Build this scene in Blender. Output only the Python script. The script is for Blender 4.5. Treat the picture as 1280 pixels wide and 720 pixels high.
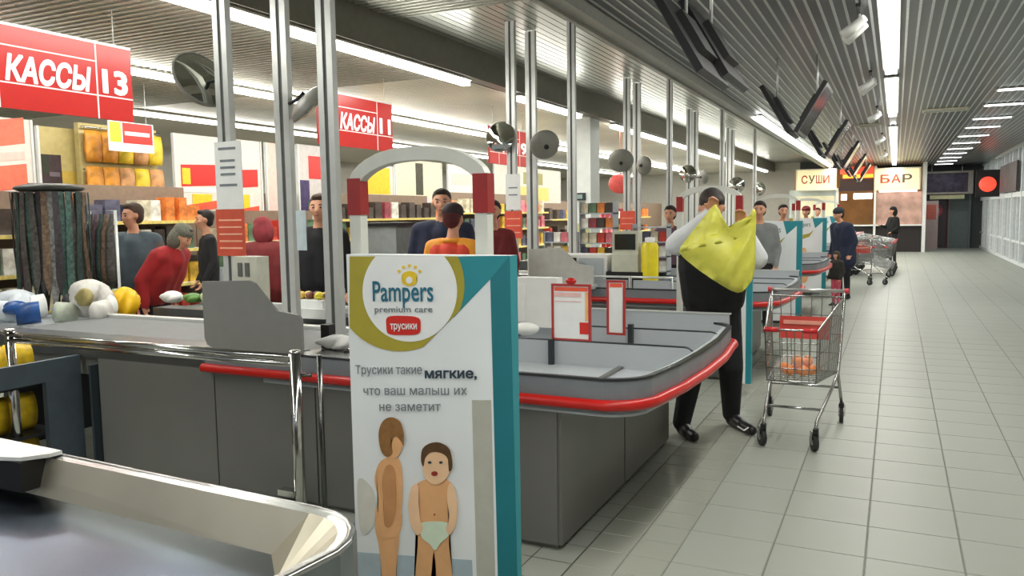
import bpy, bmesh, math, random, mathutils
import numpy as np
from mathutils import Vector, Matrix
random.seed(7)
for o in list(bpy.data.objects): bpy.data.objects.remove(o)
SC = bpy.context.scene; COL = SC.collection
# ------------------------------------------------------------------ camera, world, exposure
RX = Vector((0.90220343, 0.43105203, -0.01493688)); RD = Vector((0.02556113, -0.08800646, -0.99579189)); RF = Vector((-0.43055266, 0.89802506, -0.0904179))
CAM = Vector((0, 0, 1.62)); FPX = 1000.0
cd = bpy.data.cameras.new('camera'); cam = bpy.data.objects.new('camera', cd); COL.objects.link(cam)
cam.matrix_world = Matrix(((RX.x, -RD.x, -RF.x, 0), (RX.y, -RD.y, -RF.y, 0), (RX.z, -RD.z, -RF.z, CAM.z), (0, 0, 0, 1)))
cd.sensor_width = 36; cd.lens = 36*FPX/1280; cd.clip_start = .05; cd.clip_end = 200
SC.camera = cam
w = bpy.data.worlds.new('world'); SC.world = w; w.use_nodes = True
w.node_tree.nodes['Background'].inputs[0].default_value = (.86, .93, 1, 1)
w.node_tree.nodes['Background'].inputs[1].default_value = .45
SC.view_settings.view_transform = 'Standard'; SC.view_settings.look = 'None'
SC.view_settings.gamma = 1; SC.view_settings.exposure = -0.08; SC.view_settings.use_curve_mapping = False

def ray(x, y): return RX*((x-640)/FPX) + RD*((y-360)/FPX) + RF
def atY(x, y, Y): r = ray(x, y); return CAM + r*(Y/r.y)
def atX(x, y, X): r = ray(x, y); return CAM + r*(X/r.x)
def atZ(x, y, z): r = ray(x, y); return CAM + r*((z-CAM.z)/r.z)

# ------------------------------------------------------------------ materials
def lin(c):
    c = c/255.0
    return c/12.92 if c <= .04045 else ((c+.055)/1.055)**2.4
MATS = {}
def mat(name, rgb, rough=.6, metal=0, var=.08, scale=12, emit=0, alpha=1, spec=.5, bump=0, trans=0, stretch=None):
    if name in MATS: return MATS[name]
    m = bpy.data.materials.new(name); m.use_nodes = True; MATS[name] = m
    nt = m.node_tree; b = nt.nodes['Principled BSDF']
    c = [lin(v) for v in rgb]
    tc = nt.nodes.new('ShaderNodeTexCoord'); src = tc.outputs['Object']
    if stretch:
        mp = nt.nodes.new('ShaderNodeMapping'); mp.inputs['Scale'].default_value = stretch
        nt.links.new(src, mp.inputs[0]); src = mp.outputs[0]
    n = nt.nodes.new('ShaderNodeTexNoise'); n.inputs['Scale'].default_value = scale; n.inputs['Detail'].default_value = 3
    nt.links.new(src, n.inputs['Vector'])
    r = nt.nodes.new('ShaderNodeValToRGB')
    r.color_ramp.elements[0].position = .3; r.color_ramp.elements[1].position = .7
    r.color_ramp.elements[0].color = [max(0, v*(1-var)) for v in c]+[1]
    r.color_ramp.elements[1].color = [min(1, v*(1+var)) for v in c]+[1]
    nt.links.new(n.outputs[0], r.inputs[0]); nt.links.new(r.outputs[0], b.inputs['Base Color'])
    b.inputs['Roughness'].default_value = rough; b.inputs['Metallic'].default_value = metal
    b.inputs['Specular IOR Level'].default_value = spec
    if bump:
        bp = nt.nodes.new('ShaderNodeBump'); bp.inputs['Strength'].default_value = bump; bp.inputs['Distance'].default_value = .01
        nt.links.new(n.outputs[0], bp.inputs['Height']); nt.links.new(bp.outputs[0], b.inputs['Normal'])
    if emit:
        b.inputs['Emission Color'].default_value = c+[1]; b.inputs['Emission Strength'].default_value = emit
    if alpha < 1: b.inputs['Alpha'].default_value = alpha
    if trans: b.inputs['Transmission Weight'].default_value = trans
    return m
WHITE = mat('white paint', (225, 226, 222), .5, var=.03)
CREAM = mat('cream board', (226, 218, 190), .6, var=.05)
PAPER = mat('white paper', (235, 238, 236), .7, var=.03)
RED = mat('red plastic', (190, 26, 20), .35, var=.08)
REDP = mat('red print', (214, 40, 30), .5, var=.05)
ORNP = mat('orange red print', (232, 92, 62), .6, var=.08)
YELP = mat('yellow print', (240, 205, 40), .5, var=.08)
GREY = mat('counter laminate', (104, 105, 101), .42, var=.05, scale=3)
GREYD = mat('counter dark trim', (38, 42, 46), .4)
GREYL = mat('bagging tray grey', (176, 182, 186), .38, var=.04, scale=4)
APRON = mat('blue grey apron', (118, 126, 132), .38, var=.04)
STEEL = mat('brushed steel', (176, 178, 176), .24, 1, var=.12, scale=8, stretch=(1, 14, 14))
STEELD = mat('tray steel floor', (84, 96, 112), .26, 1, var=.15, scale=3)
CHROME = mat('chrome tube', (205, 205, 202), .12, 1, var=.03)
ALU = mat('white aluminium profile', (205, 208, 205), .35, .3, var=.04)
ALUD = mat('profile slot shadow grey', (85, 88, 84), .5)
BLACK = mat('black plastic', (20, 20, 22), .4)
RUBBER = mat('belt rubber', (58, 60, 62), .5, var=.1)
DARK = mat('dark fabric', (22, 24, 28), .8, var=.25)
SKIN = mat('skin', (205, 150, 120), .55, var=.06)
HAIRB = mat('dark hair', (34, 26, 22), .7, var=.3, scale=60)
HAIRG = mat('brown hair', (66, 48, 36), .7, var=.3, scale=60)
TEAL = mat('teal print', (38, 140, 152), .5, var=.05, scale=4)
TEALD = mat('deep teal print', (30, 120, 132), .5, var=.05, scale=4)
OLIVE = mat('gold olive print', (172, 160, 52), .5, var=.08, scale=5)
FACEP = mat('pale display print', (234, 240, 242), .45, var=.06, scale=2.2)
INKT = mat('slate teal ink', (48, 92, 112), .6)
INKG = mat('grey ink', (120, 128, 134), .6)
INKD = mat('dark ink', (44, 62, 76), .6)

# ------------------------------------------------------------------ mesh helpers
class MB:
    def __init__(s): s.v = []; s.f = []; s.m = []; s.sm = []
    def add(s, vs, fs, mi=0, smooth=False):
        b = len(s.v); s.v += [tuple(v) for v in vs]
        for f in fs: s.f.append(tuple(b+i for i in f)); s.m.append(mi); s.sm.append(smooth)
        return s
    def box(s, x0, x1, y0, y1, z0, z1, mi=0):
        return s.add([(x, y, z) for z in (z0, z1) for y in (y0, y1) for x in (x0, x1)],
              [(0, 2, 3, 1), (4, 5, 7, 6), (0, 1, 5, 4), (2, 6, 7, 3), (0, 4, 6, 2), (1, 3, 7, 5)], mi)
    def obox(s, c, sz, R, mi=0):
        vs = [Vector(c)+R@Vector((sz[0]*x/2, sz[1]*y/2, sz[2]*z/2)) for z in (-1, 1) for y in (-1, 1) for x in (-1, 1)]
        return s.add(vs, [(0, 2, 3, 1), (4, 5, 7, 6), (0, 1, 5, 4), (2, 6, 7, 3), (0, 4, 6, 2), (1, 3, 7, 5)], mi)
    def tube(s, pts, r, n=8, mi=0, closed=False, cap=True):
        pts = [Vector(p) for p in pts]; N = len(pts); rr = r if isinstance(r, (list, tuple)) else [r]*N
        rings = []; up = None
        for i, p in enumerate(pts):
            if closed: t = pts[(i+1) % N]-pts[i-1]
            else: t = pts[min(i+1, N-1)]-pts[max(i-1, 0)]
            if t.length < 1e-9: t = Vector((0, 0, 1))
            t.normalize()
            if up is None: up = Vector((0, 0, 1)) if abs(t.z) < .9 else Vector((1, 0, 0))
            a = up-t*up.dot(t)
            if a.length < 1e-4: a = Vector((1, 0, 0))-t*t.x
            a.normalize(); up = a
            b = t.cross(a)
            rings.append([p+(a*math.cos(2*math.pi*k/n)+b*math.sin(2*math.pi*k/n))*rr[i] for k in range(n)])
        vs = [v for R in rings for v in R]; fs = []
        for i in range(N if closed else N-1):
            j = (i+1) % N
            for k in range(n): fs.append((i*n+k, i*n+(k+1) % n, j*n+(k+1) % n, j*n+k))
        s.add(vs, fs, mi, True)
        if cap and not closed:
            b = len(s.v)-N*n
            s.f.append(tuple(b+k for k in range(n-1, -1, -1))); s.m.append(mi); s.sm.append(False)
            s.f.append(tuple(b+(N-1)*n+k for k in range(n))); s.m.append(mi); s.sm.append(False)
        return s
    def prism(s, poly, o, u, v, w, mi=0):
        """2D polygon in plane (u,v) at o, extruded by vector w"""
        o, u, v, w = Vector(o), Vector(u), Vector(v), Vector(w); n = len(poly)
        A = [o+u*p[0]+v*p[1] for p in poly]; B = [a+w for a in A]
        s.add(A+B, [tuple(range(n-1, -1, -1)), tuple(range(n, 2*n))]+[(i, (i+1) % n, n+(i+1) % n, n+i) for i in range(n)], mi)
        return s
    def lathe(s, prof, c, ax=(0, 0, 1), n=20, mi=0):
        ax = Vector(ax).normalized(); a = ax.orthogonal().normalized(); b = ax.cross(a); c = Vector(c)
        vs = []
        for r, h in prof:
            for k in range(n): t = 2*math.pi*k/n; vs.append(c+ax*h+(a*math.cos(t)+b*math.sin(t))*r)
        fs = [(i*n+k, i*n+(k+1) % n, (i+1)*n+(k+1) % n, (i+1)*n+k) for i in range(len(prof)-1) for k in range(n)]
        return s.add(vs, fs, mi, True)
    def ell(s, c, r, n=12, m=8, mi=0, R=None):
        vs = []; c = Vector(c)
        for i in range(m+1):
            ph = math.pi*i/m
            for k in range(n):
                t = 2*math.pi*k/n; p = Vector((r[0]*math.sin(ph)*math.cos(t), r[1]*math.sin(ph)*math.sin(t), r[2]*math.cos(ph)))
                vs.append(c+(R@p if R else p))
        fs = [(i*n+k, (i+1)*n+k, (i+1)*n+(k+1) % n, i*n+(k+1) % n) for i in range(m) for k in range(n)]
        return s.add(vs, fs, mi, True)
    def build(s, name, mats, parent=None, **kw):
        me = bpy.data.meshes.new(name)
        off = Vector((0, 0, 0))
        q = parent
        while q: off += q.location; q = q.parent
        me.from_pydata([(v[0]-off.x, v[1]-off.y, v[2]-off.z) for v in s.v], [], s.f)
        if not isinstance(mats, (list, tuple)): mats = [mats]
        for m in mats: me.materials.append(m)
        me.polygons.foreach_set('material_index', s.m); me.polygons.foreach_set('use_smooth', s.sm)
        bm = bmesh.new(); bm.from_mesh(me); bmesh.ops.recalc_face_normals(bm, faces=bm.faces); bm.to_mesh(me); bm.free()
        o = bpy.data.objects.new(name, me); COL.objects.link(o)
        if parent: o.parent = parent
        for k, v in kw.items(): o[k] = v
        return o
def thing(name, label, cat, loc, group=None):
    o = bpy.data.objects.new(name, None); COL.objects.link(o); o.location = loc; o.empty_display_size = .1
    o['label'] = label; o['category'] = cat
    if group: o['group'] = group
    return o
def tag(o, label, cat, group=None):
    o['label'] = label; o['category'] = cat
    if group: o['group'] = group
    return o
def recenter(o):
    """put a top-level single mesh's origin at its base"""
    me = o.data; n = len(me.vertices); co = np.empty(n*3); me.vertices.foreach_get('co', co); co = co.reshape(-1, 3)
    c = (co.min(0)+co.max(0))/2; c[2] = co[:, 2].min(); co -= c
    me.vertices.foreach_set('co', co.ravel()); o.location = Vector(c); return o
CH = {}
def copy_tree(o, parent=None):
    c = o.copy(); COL.objects.link(c)
    if parent: c.parent = parent
    for ch in [x for x in o.children]: copy_tree(ch, c)
    return c
def relabel(o, label, group=None, cat=None):
    o['label'] = label
    if group: o['group'] = group
    if cat: o['category'] = cat
    return o
def text(s, name, m, parent, o, right, up, size, width=None, ext=.0015, bold=0.0, shear=0, label=None):
    cu = bpy.data.curves.new(name, 'FONT'); cu.body = s; cu.size = 1; cu.offset = bold; cu.shear = shear; cu.resolution_u = 3; cu.fill_mode = 'NONE'
    t = bpy.data.objects.new('tmp', cu); COL.objects.link(t); bpy.context.view_layer.update()
    me = t.to_mesh(); pv = [Vector(v.co[:2]) for v in me.vertices]; pe = [tuple(e.vertices) for e in me.edges]; t.to_mesh_clear()
    bpy.data.objects.remove(t); bpy.data.curves.remove(cu)
    ov, oe, of = mathutils.geometry.delaunay_2d_cdt(pv, pe, [], 0, 1e-5)[:3]
    A = np.array([pv[a][:] for a, b in pe]); B = np.array([pv[b][:] for a, b in pe]); fs = []
    for f in of:   # keep the triangles that lie inside the outline (even-odd rule)
        cx, cy = sum(ov[k].x for k in f)/3, sum(ov[k].y for k in f)/3
        m_ = (A[:, 1] > cy) != (B[:, 1] > cy)
        xs = A[m_, 0]+(cy-A[m_, 1])/(B[m_, 1]-A[m_, 1])*(B[m_, 0]-A[m_, 0])
        if np.sum(xs > cx) % 2: fs.append(tuple(f))
    vs = [(v.x, v.y, 0) for v in ov]
    if not vs: return None
    x0 = min(v[0] for v in vs); x1 = max(v[0] for v in vs); y1 = .73
    sx = width/(x1-x0) if width else size; sy = size
    right, up, o = Vector(right).normalized(), Vector(up).normalized(), Vector(o); nn = right.cross(up)
    mb = MB(); n = len(vs)
    mb.add([o+right*((v[0]-x0)*sx)+up*(v[1]*sy)+nn*ext for v in vs], fs)
    ed = {}
    for f in fs:
        for i in range(3):
            a, b = f[i], f[(i+1) % 3]; k = (min(a, b), max(a, b)); ed[k] = None if k in ed else (a, b)
    mb.v += [tuple(o+right*((v[0]-x0)*sx)+up*(v[1]*sy)) for v in vs]
    for e in ed.values():
        if e: mb.f.append((e[1], e[0], n+e[0], n+e[1]))
    if bold:   # thicken the strokes
        e_ = ext*.85
        for e in [e for e in ed.values() if e]:
            a, b = Vector(vs[e[0]][:2]), Vector(vs[e[1]][:2]); d = b-a
            if d.length < 1e-6: continue
            d = d.normalized()*bold; w_ = Vector((-d.y, d.x)); c4 = [a-d*.7-w_, b+d*.7-w_, b+d*.7+w_, a-d*.7+w_]; k0 = len(mb.v)
            mb.v += [tuple(o+right*((c.x-x0)*sx)+up*(c.y*sy)+nn*e_) for c in c4]; mb.f.append((k0, k0+1, k0+2, k0+3)); e_ += ext*.0004
    me = bpy.data.meshes.new(name); off = Vector((0, 0, 0)); q = parent
    while q: off += q.location; q = q.parent
    me.from_pydata([tuple(Vector(v)-off) for v in mb.v], [], mb.f); me.materials.append(m)
    ob = bpy.data.objects.new(name, me); COL.objects.link(ob); ob.parent = parent
    if label: ob['label'] = label
    return ob
def struct(o): o['kind'] = 'structure'; return o
def arc(cx, cy, r, a0, a1, n=6): return [(cx+r*math.cos(math.radians(a0+(a1-a0)*i/n)), cy+r*math.sin(math.radians(a0+(a1-a0)*i/n))) for i in range(n+1)]

# ================================================================== SETTING
# floor ---------------------------------------------------------------
FT = .41
GROUT = mat('floor grout', (112, 113, 104), .6)
def tile_mat():
    m = mat('glazed floor tile', (158, 163, 153), .42, var=.035, scale=1.3, spec=.22)
    return m
TILE = tile_mat()
TILES = mat('small glazed floor tile', (160, 163, 152), .22, var=.05, scale=1.5, spec=.45)
floor = struct(MB().box(-16.2, 3.3, -7, 40, -.06, -.004).build('floor', GROUT))
X0 = -.905; Y0 = 3.56
def tile_mesh(w, h, mt, nm):
    mb = MB(); e = .003
    mb.add([(0, 0, -.004), (w, 0, -.004), (w, h, -.004), (0, h, -.004), (e, e, 0), (w-e, e, 0), (w-e, h-e, 0), (e, h-e, 0)],
           [(4, 5, 6, 7), (0, 1, 5, 4), (1, 2, 6, 5), (2, 3, 7, 6), (3, 0, 4, 7)])
    me = bpy.data.meshes.new(nm); me.from_pydata(mb.v, [], mb.f); me.materials.append(mt); return me
g = .006
big = tile_mesh(FT-g, FT-g, TILE, 'tile'); sml = tile_mesh(FT/2-g, FT/2-g, TILES, 'tile')
cnt = 0; restmb = MB()
for j in range(-4, 88):
    for i in range(-1, 11):
        x = X0+i*FT; y = Y0+j*FT
        if x > 3.1: continue
        near = j < 26 and (i >= 0)
        if near and cnt < 230 and x < 2.9:
            o = bpy.data.objects.new('tile', big); o.location = (x, y, 0); o.parent = floor; COL.objects.link(o); cnt += 1
        elif i >= 0:
            w = min(FT-g, 3.1-x)
            restmb.add([(x, y, 0), (x+w, y, 0), (x+w, y+FT-g, 0), (x, y+FT-g, 0)], [(0, 1, 2, 3)])
c2 = 0
for j in range(-8, 26):
    for i in (-1, -2):
        o = bpy.data.objects.new('tile', sml); o.location = (X0+i*FT/2, Y0+j*FT/2, 0); o.parent = floor; COL.objects.link(o); c2 += 1
for j in range(-8, 170):
    y = Y0+j*FT/2
    for i in range(-2 if j >= 26 else -3, -12, -1):
        x = X0+i*FT/2; restmb.add([(x, y, 0), (x+FT/2-g, y, 0), (x+FT/2-g, y+FT/2-g, 0), (x, y+FT/2-g, 0)], [(0, 1, 2, 3)])
    if j >= 26: x = X0-FT/2; restmb.add([(x, y, 0), (x+FT/2-g, y, 0), (x+FT/2-g, y+FT/2-g, 0), (x, y+FT/2-g, 0)], [(0, 1, 2, 3)])
for j in range(-4, 88):
    for i in range(-6, -37, -1):
        x = X0+i*FT; y = Y0+j*FT; restmb.add([(x, y, 0), (x+FT-g, y, 0), (x+FT-g, y+FT-g, 0), (x, y+FT-g, 0)], [(0, 1, 2, 3)])
o = restmb.build('far_tiles', TILE, floor); o['kind'] = 'stuff'

# ceiling --------------------------------------------------------------
SLD = mat('dark ceiling slat', (72, 78, 82), .3, .75, var=.2, scale=.9, stretch=(1, .25, 1))
SLM = mat('ceiling slat', (176, 178, 168), .3, .6, var=.2, scale=.9, stretch=(1, .3, 1))
SLL = mat('pale ceiling slat', (196, 193, 176), .34, .5, var=.2, scale=1.1, stretch=(1, .4, 1))
CELL = mat('ceiling cell bars', (176, 176, 164), .4, .4)
CBACK = mat('ceiling void', (30, 32, 32), .9)
def ceil_part(name, x0, x1, z, pitch, m, bars=None, ribm=None, ymax=38, gap=.012):
    c = struct(MB().box(x0, x1, -7, ymax, z+.03, z+.09).build(name, CBACK))
    n = int((x1-x0)/pitch)
    me = bpy.data.meshes.new('slat'); w_ = pitch-gap; L = ymax+7
    sv = MB().box(0, w_, 0, L, 0, .02); me.from_pydata(sv.v, [], sv.f); me.materials.append(m)
    for i in range(n):
        o = bpy.data.objects.new('slat', me); o.location = (x0+i*pitch+gap/2, -7, z+.008); o.parent = c; COL.objects.link(o)
    if ribm:
        r = MB()
        for i in range(n+1): r.box(x0+i*pitch-.011, x0+i*pitch+.011, -7, ymax, z, z+.02)
        r.build('joint_profiles', ribm, c)['kind'] = 'stuff'
    if bars:
        r = MB(); y = 1.5
        while y < bars: r.box(x0, x1, y, y+.03, z-.004, z+.02); y += .1
        r.build('cross_bars', CELL, c)['kind'] = 'stuff'
    return c
RIB = mat('ceiling joint profile', (196, 200, 198), .35, .5)
ceil_part('ceiling', -2.45, 3.15, 3.4, .1, SLD, None, RIB)
ceil_part('ceiling', -4.98, -2.55, 3.77, .1, SLM, 7.5, None)
ceil_part('ceiling', -16.2, -5.12, 3.4, .1, SLL, 9, None)
struct(MB().box(-5.14, -4.97, -7, 38, 3.4, 3.86).build('trim_1', mat('bulkhead grey', (120, 118, 108), .4, .3)))
tr = MB().box(-2.58, -2.44, -7, 38, 3.33, 3.86).box(-2.44, -2.40, -7, 38, 3.30, 3.42).box(-2.62, -2.58, -7, 38, 3.30, 3.36)
struct(tr.build('trim_2', mat('grey cable duct', (168, 168, 160), .4, .2)))

# outer shell
WALLG = mat('store wall paint', (196, 192, 182), .8, var=.05)
struct(MB().box(-16.4, -16.2, -7, 38, 0, 3.86).build('wall_left', WALLG))
struct(MB().box(3.3, 3.5, -7, 14, 0, 3.5).build('wall_right', WALLG))
struct(MB().box(-16.4, -3.9, 38, 38.3, 0, 3.9).build('wall_far_left', WALLG))
struct(MB().box(-3.9, .95, 38, 38.3, 0, 3.9).box(.95, 3.5, 38, 38.3, 2.25, 3.9).box(2.75, 3.5, 38, 38.3, 0, 2.25).build('wall_far', mat('dark grey far wall', (72, 76, 76), .7)))

# glass wall on the right ------------------------------------------------
GLASS = mat('window glass', (225, 235, 238), .05, 0, alpha=.22, spec=.6)
WFR = mat('white window frame', (222, 226, 226), .4)
wn = struct(MB().box(3.12, 3.24, 14, 38, 0, .1).box(3.12, 3.24, 14, 38, 3.34, 3.5).build('window_1', WFR))
o = MB().box(3.1, 3.2, 14, 38, 1.93, 2.07).build('transom_rail', WFR, wn)
y = 14.0; k = 0
while y < 37.9:
    wd = .13 if k % 2 == 0 else .08
    MB().box(3.08 if k % 2 == 0 else 3.11, 3.2, y-wd/2, y+wd/2, .1, 3.34).build('mullion', WFR, wn)
    MB().box(3.15, 3.162, y+wd/2, y+.97, .1, 1.93).build('pane', GLASS, wn)
    MB().box(3.15, 3.162, y+wd/2, y+.97, 2.07, 3.34).build('pane', GLASS, wn)
    MB().box(3.12, 3.19, y+wd/2, y+.97, .62, .68).build('glazing_bar', WFR, wn)
    y += 1.0; k += 1
tag(recenter(MB().box(3.9, 4.1, 12, 40, 0, 3.4).build('screen_wall', mat('grey porch wall', (92, 98, 100), .8, var=.25, scale=1.5))), 'grey porch wall standing behind the white framed glass wall', 'wall')
struct(MB().box(3.3, 4.2, 12, 40, -.06, -.001).build('floor', GROUT))

# lights ---------------------------------------------------------------
LAMPW = mat('lit tube diffuser', (255, 255, 250), .5, emit=9.0)
LAMPD = mat('unlit diffuser', (206, 205, 180), .5)
HOUS = mat('lamp housing', (190, 190, 180), .4)
def strip(name, label, x, segs, z, wdt, power, seglen=1.5, down=.06, group=None, sides=()):
    t = thing(name, label, 'light', (x, segs[0][0], z), group)
    for a, b in segs:
        MB().box(x-wdt*.7, x+wdt*.7, a, b, z-.02, z+.0).build('lamp_housing', HOUS, t)
        n = max(1, round((b-a)/seglen)); L = (b-a)/n
        for i in range(n):
            MB().box(x-wdt/2, x+wdt/2, a+i*L+.012, a+(i+1)*L-.012, z-.02-down, z-.02).build('diffuser', LAMPW, t)
        ld = bpy.data.lights.new('tube_light', 'AREA'); ld.shape = 'RECTANGLE'; ld.size = wdt; ld.size_y = b-a; ld.energy = power*(b-a); ld.color = (1, .975, .9)
        lo = bpy.data.objects.new('tube_light', ld); COL.objects.link(lo); lo.parent = t; lo.location = (0, (a+b)/2-segs[0][0], -.06-down)
        for sd in sides:
            l2 = bpy.data.lights.new('tube_side_light', 'AREA'); l2.shape = 'RECTANGLE'; l2.size = .04; l2.size_y = b-a; l2.energy = power*.28*(b-a); l2.color = (1, .975, .9)
            lo = bpy.data.objects.new('tube_side_light', l2); COL.objects.link(lo); lo.parent = t; lo.location = (sd*(wdt/2+.012), (a+b)/2-segs[0][0], -.045); lo.rotation_euler.y = -sd*math.radians(115)
    return t
strip('ceiling_light', 'long bright white fluorescent line running down the middle of the aisle ceiling', -.1, [(-6, 11.3), (12, 16.4), (19, 34)], 3.39, .13, 15)
strip('ceiling_light', 'bright white fluorescent line along the edge of the raised ceiling over the tills', -5.06, [(-6, 9.3), (10.8, 13.4), (15.2, 36)], 3.38, .1, 16, sides=(1, -1))
strip('ceiling_light', 'second white fluorescent line over the shop floor behind the red checkout signs', -8.0, [(3, 36)], 3.39, .1, 16, sides=(1, -1))
strip('ceiling_light', 'farthest white fluorescent line deep over the shop floor', -11.0, [(4, 36)], 3.39, .1, 16)
strip('ceiling_light', 'white fluorescent line on the grey duct beside the hanging screens', -2.33, [(15.5, 34)], 3.40, .09, 12)
BAR = mat('lit ceiling bar', (255, 255, 255), .5, emit=4.5)
for i, y in enumerate([14.2, 16.2, 18.5, 20.4, 22.7, 25, 27.3, 29.5, 31.8, 34, 36.2]):
    wds = ['nearest', 'second', 'third', 'fourth', 'fifth', 'sixth', 'seventh', 'eighth', 'ninth', 'tenth', 'farthest'][i]
    t = thing('ceiling_light', 'short white ceiling light bar by the glass wall, %s of its row' % wds, 'light', (1.66, y, 3.4), 'short ceiling bars by the glass wall')
    MB().box(1.31, 2.01, y-.11, y+.11, 3.385, 3.402).build('lamp_housing', HOUS, t)
    MB().box(1.34, 1.98, y-.085, y+.085, 3.375, 3.39).build('diffuser', BAR, t)
    if i % 2 == 0:
        ld = bpy.data.lights.new('bar_light', 'AREA'); ld.shape = 'RECTANGLE'; ld.size = .6; ld.size_y = .16; ld.energy = 14
        lo = bpy.data.objects.new('bar_light', ld); COL.objects.link(lo); lo.parent = t; lo.location = (0, 0, -.04)
# vents
for (x, y, lb) in ((.75, 16.5, 'wide pale ceiling vent right of the aisle light'), (-.55, 18.6, 'small pale ceiling vent left of the aisle light')):
    t = thing('ceiling_vent', lb, 'vent', (x, y, 3.4)); hw = .36 if x > 0 else .22
    MB().box(x-hw, x+hw, y-.2, y-.17, 3.37, 3.4).box(x-hw, x+hw, y+.17, y+.2, 3.37, 3.4).box(x-hw, x-hw+.03, y-.17, y+.17, 3.37, 3.4).box(x+hw-.03, x+hw, y-.17, y+.17, 3.37, 3.4).build('frame', CREAM, t)
    for q in range(5):
        MB().obox((x, y-.13+q*.065, 3.385), (2*hw-.06, .04, .006), Matrix.Rotation(.5, 3, 'X')).build('slat', ALU, t)
# track spots left of the aisle light
for i, (px, py, Y) in enumerate([(1090, 12, 8.0), (1098, 95, 11.7), (1104, 135, 15.6), (1106, 172, 21.0), (1107, 190, 27.)]):
    wds = ['nearest', 'second', 'third', 'fourth', 'farthest'][i]
    x = -.34
    t = thing('track_spotlight', 'white track spotlight beside the aisle light, %s from the camera' % wds, 'spotlight', (x, Y, 3.4), 'track spotlights')
    MB().box(x-.02, x+.02, Y-.3, Y+.3, 3.37, 3.4).build('track', BLACK, t)
    MB().tube([(x, Y, 3.37), (x, Y, 3.27)], .012).build('stem', WHITE, t)
    for dy in (-.13, .13):
        MB().tube([(x+.05, Y+dy-.02, 3.30), (x-.12, Y+dy+.08, 3.19)], [.035, .05], 12).build('lamp_head', WHITE, t)
# ================================================================== CHECKOUT ISLANDS
def wallpath(mb, pts, th, z0, z1, mi=0, closed=False):
    n = len(pts); P = [Vector((p[0], p[1])) for p in pts]; out = []; inn = []
    for i in range(n):
        a = P[i-1] if (i or closed) else P[i]; b = P[(i+1) % n] if (i < n-1 or closed) else P[i]
        t = (b-a).normalized(); nn = Vector((-t.y, t.x)); out.append(P[i]); inn.append(P[i]+nn*th)
    vs = [(p.x, p.y, z) for z in (z0, z1) for p in out]+[(p.x, p.y, z) for z in (z0, z1) for p in inn]
    fs = []
    for i in range(n if closed else n-1):
        j = (i+1) % n
        fs += [(i, j, n+j, n+i), (2*n+j, 2*n+i, 3*n+i, 3*n+j), (n+i, n+j, 3*n+j, 3*n+i), (j, i, 2*n+i, 2*n+j)]
    if not closed: fs += [(0, n, 3*n, 2*n), (n-1, 3*n-1, 4*n-1, 2*n-1)]
    mb.add(vs, fs, mi); return mb
def offset(pts, d):
    n = len(pts); P = [Vector(p) for p in pts]; r = []
    for i in range(n):
        a = P[max(i-1, 0)]; b = P[min(i+1, n-1)]; t = (b-a).normalized(); r.append((P[i].x-t.y*d, P[i].y+t.x*d))
    return r
OUT = [(-3.66, 3.405), (-2.4, 3.39), (-1.3, 3.385)]+arc(-1.22, 3.63, .25, -80, -15, 5)+[(-.93, 3.9), (-.905, 4.3), (-.90, 4.8), (-.93, 5.2)]+arc(-1.2, 5.27, .27, 10, 85, 5)+[(-1.4, 5.55), (-3.66, 5.56)]
IMAT = dict()
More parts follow.
